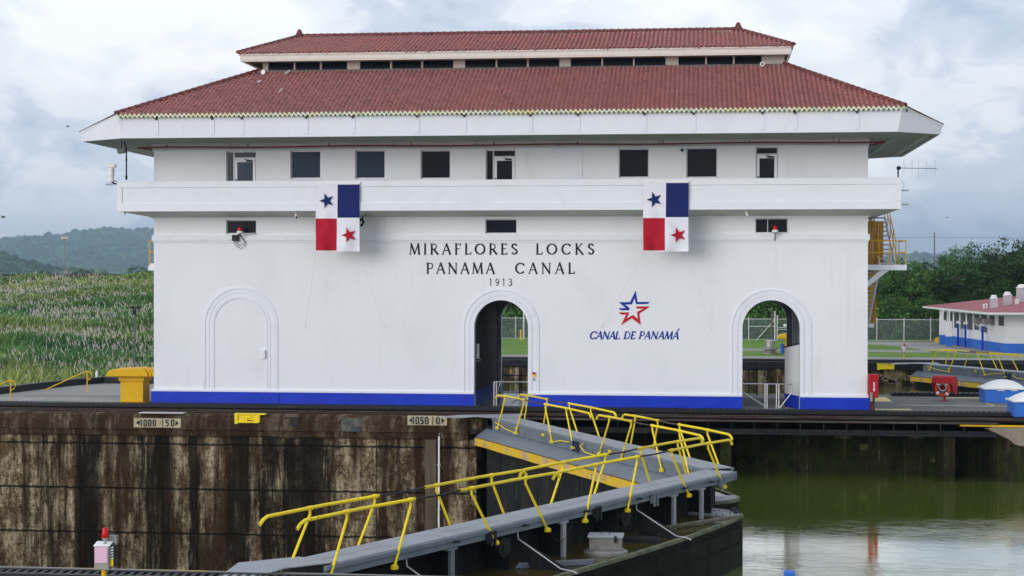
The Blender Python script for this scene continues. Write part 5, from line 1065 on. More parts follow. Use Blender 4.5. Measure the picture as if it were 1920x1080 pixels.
for x, z in ((xs0+.08, 7.5), (xs0+.2, 7.6)): b = MB(); b.tube([(x, 3.0, zpf+.2), (x, 3.0, z)], .035, 8); link('downpipe', b, 'bark', t)
# little railed platform peeping out at the left end
t = thing('railed_platform', 'small yellow railed ledge on the left end wall', 'platform', (-22.7, 2, 5.5)); a = at(278, 507, Y=1.5); c = at(278, 451, Y=1.5)
b = MB(); b.box(a.x+.0, BX0-.01, 1.5, 3.2, a.z, a.z+.20); b.box(a.x+.08, BX0-.01, 1.5, 3.2, a.z+.2, a.z+.30); link('slab', b, 'trim', t)
b = MB()
for z in (c.z, (a.z+.3+c.z)/2): b.tube([(a.x+.04, 1.55, z), (BX0-.02, 1.55, z)], .022, 6); b.tube([(a.x+.04, 1.55, z), (a.x+.04, 3.15, z)], .022, 6)
for y in (1.55, 3.15): b.tube([(a.x+.04, y, a.z+.2), (a.x+.04, y, c.z)], .024, 6)
link('rail', b, 'yellow2', t)
# ------------------------------------------------------------------ barriers in the arches
def barrier(label, X0_, X1_, Y, h, posts, diags, mt='stainless', r=.026, mid=None):
    t = thing('safety_barrier', label, 'barrier', ((X0_+X1_)/2, Y, 0))
    b = MB(); b.tube([(X0_, Y, h), (X1_, Y, h)], r, 8)
    if mid: b.tube([(X0_, Y, mid), (X1_, Y, mid)], r, 8)
    link('top_rail', b, mt, t)
    for x in posts: b = MB(); b.tube([(x, Y, 0), (x, Y, h)], r*1.15, 8); b.box(x-.05, x+.05, Y-.05, Y+.05, 0, .02); link('post', b, mt, t)
    for p, q_ in diags: b = MB(); b.tube([p, q_], r*.9, 8); link('brace', b, mt, t)
xx = lambda px, Y: at(px, 760, Y=Y).x
barrier('double stainless barrier across the right arch', xx(1393, .1), xx(1486, .1), .1, 1.07, [xx(p, .1) for p in (1434.5, 1438.5, 1456, 1460.5)], [((xx(1394, .1), .1, .72), (xx(1433, .1), .1, .2)), ((xx(1484, .1), .15, .72), (xx(1462, .1), .1, .12)), ((xx(1484, .1), .15, 1.07), (xx(1484, .1), .15, .7))])
barrier('stainless barrier frame standing in the centre arch', xx(926, .0), xx(990, .0), .0, 1.07, [xx(p, .0) for p in (926.5, 931)], [((xx(990, 0), .1, .62), (xx(952, 0), 1.6, .1)), ((xx(938, 0), .1, 1.05), (xx(931, 0), .05, .55))], mid=.46)
barrier('dark railing behind the right arch at the deck edge', xx(1385, 8.9), xx(1441, 8.9), 8.95, 1.15, [xx(1419, 8.9), xx(1440, 8.9)], [((xx(1385, 8.9), 8.95, .9), (xx(1417, 8.9), 8.95, .12))], mt='dark')
barrier('dark railing behind the centre arch at the deck edge', xx(941, 8.9), xx(995, 8.9), 8.95, 1.22, [xx(941.5, 8.9), xx(974, 8.9), xx(977, 8.9)], [((xx(941, 8.9), 8.95, .95), (xx(972, 8.9), 8.6, .45))], mt='dark', mid=.8)
b = MB(); x_ = xx(937.5, 8.5); b.tube([(x_, 8.6, 0), (x_, 8.6, .62)], .13, 14); tag(link('bollard', b, 'blue2', base=(x_, 8.6, 0)), 'short blue post behind the centre arch', 'bollard')
# ------------------------------------------------------------------ deck furniture
def hood_vent(label, X, Y, s=1.0, grp='yellow hooded vents'):
    t = thing('deck_vent', label, 'vent', (X, Y, 0), grp)
    b = MB(); b.box(X-.56*s, X+.60*s, Y-.5*s, Y+.5*s, 0, .08*s); b.box(X-.48*s, X+.50*s, Y-.42*s, Y+.42*s, .08*s, .98*s); b.box(X-.54*s, X+.56*s, Y-.48*s, Y+.48*s, .94*s, 1.14*s); link('shaft', b, 'yellow2', t, bevel=.015)
    b = MB(); pr = [(-1.04, 1.14), (-.98, 1.24), (-.90, 1.36), (-.80, 1.43), (-.55, 1.46), (.20, 1.50), (.55, 1.49), (.70, 1.42), (.78, 1.30), (.83, 1.14)]
    b.prism([(X+x*s, Y-.72*s, z*s) for x, z in pr], (0, 1.3*s, 0)); link('hood', b, 'yellow2', t, bevel=.03)
    for k in range(3):
        b = MB(); o_ = .12*k; pr2 = [(.60+o_, 1.48-.01*k), (.74+o_, 1.42), (.83+o_, 1.30), (.88+o_, 1.16), (.96+o_, 1.16), (.92+o_, 1.32), (.83+o_, 1.44), (.68+o_, 1.50-.01*k)]
        b.prism([(X+x*s, Y-(.72-.03*k)*s, z*s) for x, z in pr2], (0, 1.24*s, 0)); link('hood_rib', b, 'yellow2', t)
    return t
V1 = hood_vent('golden yellow hooded vent on a square shaft at the left corner of the building', -23.6, 0.85)
V2 = copy_tree(V1); V2.location = (6.35, 48.6, 0); V2['label'] = 'golden yellow hooded vent far away on the grass seen through the right arch'
t = thing('round_vent', 'round galvanised vent on the grass seen through the right arch', 'vent', (4.9, 49.5, 0)); b = MB(); b.lathe(4.9, 49.5, [(.50, 0), (.50, .12), (.36, .16), (.36, .28), (.55, .34), (.55, .42), (.34, .50)], 22); link('base', b, 'boxgrey', t); b = MB(); b.lathe(4.9, 49.5, [(.34, .50), (.34, .88), (.38, .90), (.38, .94), (.2, .98)], 22); link('drum', b, 'stainless', t)
b = MB(); b.lathe(5.75, 49.2, [(.16, 0), (.16, .70), (.12, .74)], 14); tag(link('bollard', b, 'blue2', base=(5.75, 49.2, 0)), 'blue post on the far grass beside the yellow vent', 'bollard')
def stairrail(label, px, Y, ln=2.1, h=.92):
    a = at(px, 733, Y=Y); X = a.x; t = thing('stair_rail', label, 'handrail', (X, Y, 0), 'yellow stair rails')
    b = MB(); pts = [(X-ln, Y, -.02), (X-ln+.16, Y, .08), (X-.12, Y, h-.03)]+[(X+.02+.20*math.sin(a_), Y, h-.20+.20*math.cos(a_)) for a_ in np.linspace(0, 2.6, 9)]+[(X, Y, h-.42)]
    b.tube(pts, .026, 8); link('rail', b, 'yellow2', t, smooth=True); b = MB(); b.tube([(X, Y, -.02), (X, Y, h-.02)], .03, 8); b.box(X-.07, X+.07, Y-.07, Y+.07, 0, .02); link('post', b, 'yellow2', t)
stairrail('yellow looped stair rail left of the yellow vent', 163.5, 7.5); stairrail('yellow looped stair rail at the left edge of the picture', 20, .6)
b = MB(); b.tube([(-30.0, 13.4, 0), (-30.0, 13.4, .50), (-30, 13.4, .52), (-30, 13.4, .60)], [.07, .07, .05, .045], 10); tag(link('bollard', b, 'whiteplain', base=(-30, 13.4, 0)), 'slim white post at the deck edge before the tall grass', 'post')
# things right of the building
a = at(1638, 747, Y=-.25); t = thing('fire_cabinet', 'red fire cabinet on a rusty post at the right corner of the building', 'cabinet', (6.85, -.25, 0)); x0_, x1_ = at(1629, 720, Y=-.25).x, at(1647, 720, Y=-.25).x; z1_ = at(1638, 702, Y=-.25).z; z0_ = at(1638, 746, Y=-.25).z
b = MB(); b.box(x0_, x1_, -.25, .0, z0_, z1_); b.box(x0_-.01, x1_+.01, -.27, .0, z1_-.13, z1_-.11); link('box', b, 'red', t, bevel=.01)
b = MB(); b.box(x0_+.06, x0_+.24, -.2, -.06, 0, z0_); b.box(x0_, x0_+.3, -.25, 0, 0, .02); link('post', b, mat('rusty_red_post', (.11, .02, .02), .7, (.06, .03, .02), 4), t)
b = MB(); b.tube([(x0_+.10, -.31, .45), (x0_+.10, -.31, .75), (x0_+.10, -.31, .80)], [.06, .06, .03], 10); link('extinguisher', b, 'boxgrey', t)
b = MB(); xm = (x0_+x1_)/2+.02
for k in range(4): b.box(xm-.03, xm+.03, -.262, -.252, z1_-.36-k*.07, z1_-.315-k*.07)
b.prism([(xm-.05, -.262, z1_-.58), (xm+.05, -.262, z1_-.58), (xm, -.262, z1_-.68)], (0, .01, 0)); link('white_mark', b, 'whiteplain', t)
X, Y = 10.55, 6.7; t = thing('lifebuoy_station', 'red lifebuoy on a post under a curved red hood', 'lifebuoy', (X, Y, 0))
b = MB(); b.tube([(X, Y, 0), (X, Y, .5)], .045, 8); b.box(X-.12, X+.12, Y-.1, Y+.1, 0, .03); link('post', b, 'red', t)
z = .70; b = MB(); n_ = 12; hx = .46
arcp = [(Y+.02-.36*math.cos(a_), z+.36*math.sin(a_)) for a_ in np.linspace(0.15, math.pi*.95, n_)]
for i in range(n_-1): b.hexa([(X-hx, *arcp[i]), (X+hx, *arcp[i]), (X+hx, *arcp[i+1]), (X-hx, *arcp[i+1])], [(X-hx, arcp[i][0], arcp[i][1]+.02), (X+hx, arcp[i][0], arcp[i][1]+.02), (X+hx, arcp[i+1][0], arcp[i+1][1]+.02), (X-hx, arcp[i+1][0], arcp[i+1][1]+.02)])
b.box(X-hx, X+hx, Y+.30, Y+.33, z-.30, z+.2)
for xx_ in (X-hx, X+hx-.02): b.prism([(xx_, y_, z_) for y_, z_ in arcp]+[(xx_, Y+.30, z-.35), (xx_, Y+.1, z-.46), (xx_, Y-.15, z-.30)], (.02, 0, 0))
ho = link('hood', b, 'red', t)
b = MB(); cz_ = .53; n_ = 24; q0 = len(b.v)
for i in range(n_):
    for j in range(8):
        a_, e_ = 2*math.pi*i/n_, 2*math.pi*j/8; r_ = .30+.075*math.cos(e_); b.v.append((X+.0+r_*math.cos(a_), Y-.20+.075*math.sin(e_), cz_+r_*math.sin(a_)))
for i in range(n_):
    for j in range(8): b.f.append((i*8+j, i*8+(j+1) % 8, ((i+1) % n_)*8+(j+1) % 8, ((i+1) % n_)*8+j)); b.mi.append(0)
link('ring', b, 'orange', t, smooth=True)
b = MB()
for a_ in (.8, 2.35, 3.9, 5.5): c_ = Vector((X+.30*math.cos(a_), Y-.20, cz_+.30*math.sin(a_))); b.tube([c_+Vector((-.05*math.sin(a_), 0, .05*math.cos(a_))), c_-Vector((-.05*math.sin(a_), 0, .05*math.cos(a_)))], .082, 10)
link('white_band', b, 'whiteplain', t)
b = MB(); b.tube([(X+.17*math.cos(a_), Y-.20-.03*math.sin(3*a_), cz_+.05+.15*math.sin(a_)) for a_ in np.linspace(0, 12, 40)], .03, 6); link('coiled_line', b, mat('grey_rope', (.45, .45, .47), .9), t); t.rotation_euler.z = R(-30)
for k, (X, Y, lb) in enumerate(((12.95, 6.4, 'blue box skylight with a white dome behind the lifebuoy'), (12.82, -.85, 'blue box skylight with a white dome cut by the right edge of the picture'))):
    t = thing('dome_skylight', lb, 'skylight', (X, Y, 0), 'domed skylights'); hw = .86; zt = .56
    b = MB(); b.box(X-hw, X+hw, Y-.75, Y+.75, 0, zt); link('curb', b, 'blue2', t, bevel=.01)
    b = MB(); b.box(X-hw-.07, X+hw+.07, Y-.82, Y+.82, zt+.01, zt+.06); q = len(b.v); nx_ = 14
    for i in range(nx_+1):
        for j in range(nx_+1):
            u, v = i/nx_*2-1, j/nx_*2-1; b.v.append((X+u*(hw+.0), Y+v*.75, zt+.06+.34*max(0, (1-u*u))**.8*max(0, (1-v*v))**.6))
    for i in range(nx_):
        for j in range(nx_): a_ = q+i*(nx_+1)+j; b.f.append((a_, a_+nx_+1, a_+nx_+2, a_+1)); b.mi.append(0)
    link('dome', b, 'whiteplain', t, smooth=False)
    for dx in (-.35, .2): b = MB(); b.box(X+dx, X+dx+.28, Y-.775, Y-.752, zt-.05, zt-.01); link('clip', b, 'whiteplain', t)
def signal(label, X, Y, s=1.0, z0_=0.0, pole=True):
    t = thing('signal_box', label, 'signal lamp', (X, Y, z0_), 'lamp boxes on yellow posts')
    b = MB(); b.tube([(X+.01*s, Y, min(0, z0_)), (X+.01*s, Y, z0_+.40*s)], .045*s, 10); link('post', b, 'yellow2', t)
    zb = z0_+.36*s; b = MB(); b.box(X-.14*s, X+.13*s, Y-.09*s, Y+.09*s, zb, zb+.42*s); link('box', b, 'boxgrey', t, bevel=.008*s)
    b = MB(); b.prism([(X-.15*s, Y-.10*s, zb+.42*s), (X+.14*s, Y-.10*s, zb+.42*s), (X+.14*s, Y+.10*s, zb+.47*s), (X-.15*s, Y+.10*s, zb+.47*s)], (0, 0, .012)); link('lid', b, 'whiteplain', t)
    b = MB(); b.box(X-.12*s, X+.11*s, Y-.105*s, Y-.092*s, zb+.13*s, zb+.41*s); link('door_plate', b, 'pink', t)
    b = MB(); b.lathe(X+.03*s, Y, [(.03*s, .44*s), (.03*s, .52*s), (.055*s, .54*s), (.06*s, .56*s)], 12, cz=zb); link('lamp_base', b, 'stainless', t)
    b = MB(); b.lathe(X+.03*s, Y, [(.056*s, .56*s), (.058*s, .64*s), (.05*s, .66*s), (.05*s, .71*s), (.035*s, .735*s), (.01*s, .74*s)], 14, cz=zb); link('red_lens', b, 'lampred', t, smooth=True)
    b = MB(); b.box(X+.07*s, X+.20*s, Y+.10*s, Y+.2*s, zb+.42*s, zb+.58*s); link('rear_box', b, 'boxgrey', t)
    b = MB(); b.box(X+.135*s, X+.19*s, Y-.02*s, Y+.15*s, zb+.05*s, zb+.42*s); link('side_plate', b, 'dark', t)
    b = MB()
    for k in range(5): b.prism([(X+.136*s, Y-.024*s, zb+(.18+.047*k)*s), (X+.19*s, Y-.024*s, zb+(.20+.047*k)*s), (X+.19*s, Y-.024*s, zb+(.225+.047*k)*s), (X+.136*s, Y-.024*s, zb+(.205+.047*k)*s)], (0, -.004, 0))
    link('white_stripes', b, 'whiteplain', t); b = MB(); b.prism([(X+.135*s, Y-.024*s, zb+.05*s), (X+.19*s, Y-.024*s, zb+.07*s), (X+.19*s, Y-.024*s, zb+.19*s), (X+.135*s, Y-.024*s, zb+.17*s)], (0, -.004, 0)); link('yellow_label', b, 'yellow', t)
    return t
zz = at(197, 1066, Y=-37.9).z
_x = at(194, 1030, Y=-38.7).x; _z = at(194, 1066, Y=-38.7).z; signal('red lamp on a grey box with a pink door plate at the bottom left', _x, -38.7, .97, _z-.36)
signal('small red lamp box on a yellow post on the far grass right of the building', 13.3, 43.6, .95); signal('small red lamp box seen through the centre arch on the far wall', -9.62, 43.0, 1.1)
a = at(1480, 1071, Y=-37.75); t = thing('service_post', 'blue capped post just showing at the bottom edge of the picture', 'post', (a.x, -37.75, 0)); b = MB(); b.box(a.x-.07, a.x+.05, -37.8, -37.7, .0, a.z-.06); link('shaft', b, 'boxgrey', t); b = MB(); b.box(a.x-.09, a.x+.09, -37.85, -37.65, a.z-.07, a.z); link('cap', b, 'blue2', t, bevel=.01)
# ------------------------------------------------------------------ fence and far building
FY = 75.0
FM = bpy.data.materials.new('chain_link_mesh'); FM.use_nodes = True; ft = FM.node_tree; fp = ft.nodes['Principled BSDF']; fp.inputs['Base Color'].default_value = (.22, .27, .30, 1)
tr = N(ft, 'ShaderNodeBsdfTransparent'); ms = N(ft, 'ShaderNodeMixShader', inp={0: .15}); L(ft, tr.outputs[0], ms.inputs[1]); L(ft, fp.outputs[0], ms.inputs[2]); L(ft, ms.outputs[0], ft.nodes['Material Output'].inputs[0])
t = thing('chain_link_fence', 'long grey chain link fence on the far grass before the trees', 'fence', (5, FY, 0))
b = MB(); b.box(-26, 45, FY, FY+.01, .05, 1.80); link('wire_mesh', b, FM, t); b = MB(); b.tube([(-26, FY, 1.82), (45, FY, 1.82)], .035, 6); b.tube([(-26, FY, .06), (45, FY, .06)], .02, 6); link('top_rail', b, 'alu', t)
for px in (967, 1014, 1080, 1160, 1250, 1330, 1404, 1644, 1695, 1745, 1800): x = at(px, 620, Y=FY).x; b = MB(); b.tube([(x, FY-.05, 0), (x, FY-.05, 1.98)], .045, 6); link('fence_post', b, 'alu', t)
t = thing('mesh_gate', 'mesh gate with tall posts and diagonal braces seen through the right arch', 'gate', (7, FY-.2, 0)); xg = lambda p: at(p, 600, Y=FY-.2).x
b = MB()
for px, h in ((1453, 2.5), (1457.5, 2.15)): b.tube([(xg(px), FY-.2, 0), (xg(px), FY-.2, h)], .06, 8)
link('gate_post', b, 'alu', t)
b = MB(); b.tube([(xg(1405), FY-.2, 1.2), (xg(1452), FY-.2, 1.2)], .035, 6); b.tube([(xg(1418), FY-.2, .0), (xg(1452), FY-.2, 1.75)], .035, 6); b.tube([(xg(1458), FY-.2, .95), (xg(1500), FY-.2, .95)], .035, 6); b.tube([(xg(1458), FY-.2, 1.1), (xg(1500), FY-.2, 1.1)], .035, 6); link('gate_brace', b, 'alu', t)
b = MB(); a = at(1472, 610, Y=FY-.3); b.box(a.x-.14, a.x+.12, FY-.3, FY-.28, a.z-.1, a.z+.1); link('notice', b, 'whiteplain', t)
for k, (px, h, mt, lb) in enumerate(((982, 2.9, 'alu', 'tall pale pole by the fence seen through the centre arch'), (1447, 2.9, 'bark', 'thin dark pole by the mesh gate seen through the right arch'))):
    x = at(px, 620, Y=FY-1).x; b = MB(); b.tube([(x, FY-1, 0), (x, FY-1, h)], .07, 8); tag(link('pole', b, mt, base=(x, FY-1, 0)), lb, 'pole')
for px, lb in ((976.5, 'thin yellow marker post before the fence seen through the centre arch'),): x = at(px, 620, Y=FY-3).x; b = MB(); b.tube([(x, FY-3, 0), (x, FY-3, .9)], .08, 8); tag(link('marker_post', b, 'yellow2', base=(x, FY-3, 0)), lb, 'post')
x = at(1760, 640, Y=72).x; b = MB(); b.box(x-.3, x+.35, 71.8, 72.2, 0, .35); b.box(x-.2, x+.25, 71.75, 72.25, .35, .45); tag(link('concrete_block', b, 'yellow2', base=(x, 72, 0)), 'low yellow block by the corner of the far building', 'block')
t = thing('site_building', 'low white and blue building with a dull red roof at the right edge', 'building', (30, 62, 0)); A0, A1 = Vector((21.55, 53.7, 0)), Vector((19.75, 73.0, 0)); zh = 2.75; zb = .68
dv = (A1-A0).normalized(); nv = Vector((-dv.y, dv.x, 0)); nv = nv if nv.x < 0 else -nv
plan = [A0, A1, Vector((48, 73, 0)), Vector((48, 53.7, 0))]
b = MB(); b.prism([p+Vector((0, 0, zb)) for p in plan], (0, 0, zh-zb)); b.box(A0.x+.55, 48, A0.y-.06, A0.y-.001, zb, zh-.9); link('wall', b, 'whiteplain', t)
b = MB(); b.prism([A0+nv*.04+Vector((0, -.08, 0)), A1+nv*.04, Vector((48, 73, 0)), Vector((48, 53.62, 0))], (0, 0, zb)); link('blue_base', b, 'blue2', t)
e0x, e0y, e1y = 20.1, 52.2, 78.3; e1x = at(1731, 577, Y=78).x; ez = 2.78; ax, ay, az_ = 33.5, 65.0, 4.95
b = MB(); b.face([(e0x, e0y, ez+.14), (e1x, e1y, ez+.14), (ax, ay, az_)]); b.face([(e0x, e0y, ez+.14), (ax, ay, az_), (60, ay, az_), (60, e0y, ez+.14)]); b.face([(e1x, e1y, ez+.14), (60, e1y, ez+.14), (60, ay, az_), (ax, ay, az_)]); rf = link('roof', b, 'redroof', t)
b = MB(); b.prism([(e0x-.02, e0y-.02, ez-.02), (e1x-.02, e1y, ez-.02), (60, e1y, ez-.02), (60, e0y-.02, ez-.02)], (0, 0, .15)); link('eave', b, 'whiteplain', t)
def sside(px, off=0.0):
    d_ = FWD+RGT*((px-960)/F); o_ = A0+nv*off; den = d_.x*dv.y-d_.y*dv.x; k = ((o_.x-CAM.x)*dv.y-(o_.y-CAM.y)*dv.x)/den; p = CAM+d_*k; return (Vector((p.x, p.y, 0))-o_).dot(dv)
def Q(s, o_, z): p = A0+dv*s+nv*o_; return (p.x, p.y, z)
def qb(b, s0, s1, o0, o1, z0, z1): b.hexa([Q(s0, o0, z0), Q(s1, o0, z0), Q(s1, o1, z0), Q(s0, o1, z0)], [Q(s0, o0, z1), Q(s1, o0, z1), Q(s1, o1, z1), Q(s0, o1, z1)])
GL = mat('grey_louvre_glass', (.075, .095, .09), .3, (.04, .05, .05), 4)
def sidewin(p0, p1, z0_, z1_):
    s0, s1 = sorted((sside(p0), sside(p1))); b = MB(); f = .10; qb(b, s0, s1, .001, .06, z0_, z0_+.06); qb(b, s0, s1, .001, .06, z1_-.06, z1_); qb(b, s0, s0+f, .001, .06, z0_+.06, z1_-.06); qb(b, s1-f, s1, .001, .06, z0_+.06, z1_-.06); o = link('window', b, 'trim', t)
    b = MB(); qb(b, s0+f, s1-f, .002, .03, z0_+.06, z1_-.06); link('pane', b, GL, o)
for w_ in ((1885, 1872.5, 1.85, 2.66), (1867.5, 1855, 1.85, 2.66), (1853.5, 1839.5, 1.25, 2.66), (1839, 1827, 1.35, 2.66), (1826, 1813.5, 1.3, 2.66), (1812.5, 1801.5, 1.3, 2.66), (1800.5, 1789.5, 1.3, 2.66), (1788.5, 1778.5, 1.3, 2.66), (1777.5, 1767.5, 1.3, 2.66)): sidewin(*w_)
for px in (1833, 1850):
    s_ = sside(px, .5); b = MB(); qb(b, s_-.3, s_+.3, .06, .75, 1.95, 2.35); link('window_cooler', b, 'boxgrey', t); b = MB(); b.bar(Q(s_-.3, .7, 1.95), Q(s_-.3, .06, 1.5), .05, .05); b.bar(Q(s_+.3, .7, 1.95), Q(s_+.3, .06, 1.5), .05, .05); link('cooler_bracket', b, 'whiteplain', t)
for px, py in ((1767, 646), (1779, 649.5)):
    p = at(px, py, Z=0); X, y_ = p.x, p.y
    b = MB(); b.box(X-.22, X+.22, y_-.25, y_+.25, 0, .78); link('pillar_base', b, 'blue2', t); b = MB(); b.box(X-.22, X+.22, y_-.25, y_+.25, .782, 1.95); link('pillar', b, 'whiteplain', t); b = MB(); b.box(X+.0, X+.08, y_-.05, y_+.05, 1.95, ez); link('pillar_stem', b, 'whiteplain', t)
for px in (1796.5, 1810.5, 1842.5):
    s_ = sside(px, .45); c_ = A0+dv*s_+nv*.45; b = MB(); b.box(c_.x-.07, c_.x+.07, c_.y-.07, c_.y+.07, 0, 1.78); link('eave_post', b, 'blue', t); b = MB(); b.box(c_.x-.13, c_.x+.13, c_.y-.13, c_.y+.13, 1.782, 1.98); link('post_cap', b, 'whiteplain', t)
def rz(X, Y): return min(ez+.14+(X-e0x)/(ax-e0x)*(az_-ez-.14), ez+.14+(Y-e0y)/(ay-e0y)*(az_-ez-.14))
for k, (px, Y, py, wd, lb) in enumerate(((1863.5, 57.5, 553, .24, 'smallest pale cowl vent, leftmost on the red roof'), (1889, 59.0, 547, .27, 'middle pale cowl vent on the red roof'), (1917, 60.5, 533, .38, 'tallest white cowl vent, cut by the right edge of the picture'))):
    a = at(px, py, Y=Y); z_ = rz(a.x, Y)-.05; tt_ = thing('roof_vent', lb, 'roof vent', (a.x, Y, z_), 'cowl vents on the red roof'); b = MB(); b.box(a.x-wd, a.x+wd, Y-wd, Y+wd, z_, a.z-.28); link('shaft', b, mat('pale_vent', (.50, .48, .49), .6) if 'pale_vent' not in bpy.data.materials else bpy.data.materials['pale_vent'], tt_)
    b = MB(); b.lathe(a.x, Y, [(wd*.9, -.30), (wd*1.25, -.28), (wd*1.3, -.22), (wd*.9, -.18), (wd*.9, -.06), (wd*.5, 0)], 16, cz=a.z); link('cowl', b, 'whiteplain', tt_)
for px in (1845, 1850, 1862, 1905, 1909): b = MB(); X_ = at(px, 570, Y=58); z_ = rz(X_.x, 58); b.lathe(X_.x, 58, [(.06, 0), (.06, .3), (.1, .32), (.08, .4)], 8, cz=z_-.02); link('roof_pipe', b, 'whiteplain', t)
# ================================================================== VEGETATION
def leaves(centers, n, spread, size, rng, flat=0.75):
    """n leaf-sized quads scattered around random cluster centres"""
    c = centers[rng.integers(0, len(centers), n)]; p = c+rng.normal(0, 1, (n, 3))*spread*np.array([1, 1, flat])
    u = rng.normal(0, 1, (n, 3)); u /= np.linalg.norm(u, axis=1)[:, None]; v = np.cross(u, rng.normal(0, 1, (n, 3))); v /= np.linalg.norm(v, axis=1)[:, None]
    s = size*rng.uniform(.6, 1.4, (n, 1)); u = u*s; v = v*s*.55
    V = np.stack([p-u, p+v, p+u, p-v], 1).reshape(-1, 3); Fq = np.arange(4*n).reshape(-1, 4); return V, Fq
def crown_centers(rx, ry, rz_, n, rng, z0_):
    out_ = []
    lob = [(rng.uniform(-.55, .55)*rx, rng.uniform(-.55, .55)*ry, rng.uniform(-.25, .5)*rz_, rng.uniform(.38, .62)) for _ in range(9)]+[(0, 0, 0, .6)]
    for k in range(n):
        l = lob[rng.integers(0, len(lob))]; d_ = rng.normal(0, 1, 3); d_ /= np.linalg.norm(d_); r_ = rng.uniform(.75, 1.02)
        out_.append((l[0]+d_[0]*rx*l[3]*r_, l[1]+d_[1]*ry*l[3]*r_, z0_+l[2]+d_[2]*rz_*l[3]*r_))
    return np.array(out_)
def tree(label, X, Y, Z, H_, rx, mt, n=5200, seed=1, name='broadleaf_tree', cat='tree', low=.25, group=None, size=.15):
    r_ = np.random.default_rng(seed); t = thing(name, label, cat, (X, Y, Z), group)
    rz_ = H_*(1-low)/2*1.15; zc = Z+H_-rz_*.95; C = crown_centers(rx, rx, rz_, 260, r_, 0); C[:, 2] += zc-0; C[:, 0] += X; C[:, 1] += Y; C[:, 2] = np.maximum(C[:, 2], Z+.3)
    V, Fq = leaves(C, n, .30, size, r_); numpy_mesh('crown', V, Fq, [mt], None, t)
    b = MB(); b.tube([(X, Y, Z-.3), (X+.1, Y, Z+H_*.3), (X, Y+.1, Z+H_*.55), (X+.1, Y, Z+H_*.8)], [.22, .17, .11, .04], 8)
    for k in range(7):
        a_ = r_.uniform(0, 6.28); h0 = r_.uniform(.25, .6)*H_; e_ = Vector((X+math.cos(a_)*rx*.75, Y+math.sin(a_)*rx*.75, Z+min(H_*.9, h0+H_*.3))); m_ = Vector((X, Y, Z+h0)); b.tube([m_, m_*.5+e_*.5+Vector((0, 0, .15)), e_], [.09, .06, .02], 6)
    link('trunk', b, 'bark', t); return t
protos = [tree('p', 0, 0, 0, 8.0, 3.6, 'leafd', 11000, 11, size=.115), tree('p', 0, 0, 0, 8.0, 3.3, 'leafm', 10000, 12, size=.115), tree('p', 0, 0, 0, 8.0, 3.8, 'leafd', 12000, 13, low=.1, size=.115), tree('p', 0, 0, 0, 8.0, 3.4, 'leafm', 10000, 14, low=.05, size=.115)]
desc = {0: 'dark dense', 1: 'mid green', 2: 'dark bushy', 3: 'bright leafy'}
rows = [  # px, Y, crown top px, prototype, width
 (1630, 88, 488, 0, 1.1), (1668, 92, 492, 2, 1.1), (1705, 86, 491, 1, 1.0), (1738, 94, 487, 0, 1.05), (1772, 88, 492, 2, 1.1), (1806, 104, 462, 1, .75), (1840, 90, 492, 3, 1.0), (1862, 96, 470, 0, 1.1), (1890, 90, 455, 2, 1.15), (1925, 96, 448, 0, 1.3), (1965, 90, 455, 1, 1.2), (2040, 95, 452, 0, 1.3), (2120, 92, 458, 2, 1.3), (2200, 96, 455, 1, 1.3), (1600, 94, 500, 2, 1.1)]
k_ = 0; used = set()
front = [(1640, 82, 566, 3, .8), (1672, 83, 556, 1, .8), (1700, 82, 574, 3, .75), (1728, 83, 562, 1, .8), (1756, 83, 572, 3, .8), (1800, 85, 545, 2, .9), (1850, 85, 540, 0, 1.0), (1900, 85, 530, 2, 1.0)]
arch = [(930, 84, 540, 0, 1.0), (968, 86, 535, 2, 1.0), (1002, 85, 545, 0, 1.0), (1385, 84, 550, 1, 1.0), (1420, 86, 540, 3, 1.0), (1452, 85, 545, 1, 1.0), (1490, 86, 540, 0, 1.0)]
pos_words = ['beside the steel staircase', 'next right of the staircase', 'over the near end of the fence', 'left of the power pole', 'right of the power pole', 'standing up round-topped above the row', 'behind the leftmost roof vent', 'rising behind the red roof', 'over the middle roof vent', 'tallest at the right edge of the picture', 'beyond the right edge', 'far beyond the right edge', 'further out past the right edge', 'outermost past the right edge', 'partly behind the building end']
fr_words = ['low against the fence beside the building', 'low behind the first bay of fence', 'low behind the second bay of fence', 'low behind the third bay of fence', 'low left of the far building', 'behind the left end of the red roof', 'behind the middle of the red roof', 'behind the right part of the red roof']
ar_words = ['at the left side of the centre arch', 'in the middle of the centre arch', 'at the right side of the centre arch', 'at the left side of the right arch', 'in the middle of the right arch', 'behind the tall gate posts', 'at the right side of the right arch']
for lst, words, grp in ((rows, pos_words, 'trees behind the fence at right'), (front, fr_words, 'low trees just behind the fence'), (arch, ar_words, 'trees seen through the arches')):
    for i, (px, Y, py, pk, wd) in enumerate(lst):
        p = at(px, py, Y=Y); g_ = at(px, 640, Y=Y)
        if pk not in used: o = protos[pk]; used.add(pk)
        else: o = copy_tree(protos[pk])
        o.location = (p.x, Y, -.1); s = (p.z+.2)/8.0; o.scale = (max(.55, wd*.62+.38*s), max(.55, wd*.62+.38*s), s); o.rotation_euler.z = rng.uniform(0, 6.28)
        if grp.startswith('trees seen'): o['label'] = desc[pk]+' tree '+words[i]
        else: o['label'] = desc[pk]+' tree '+words[i]
        o['group'] = grp
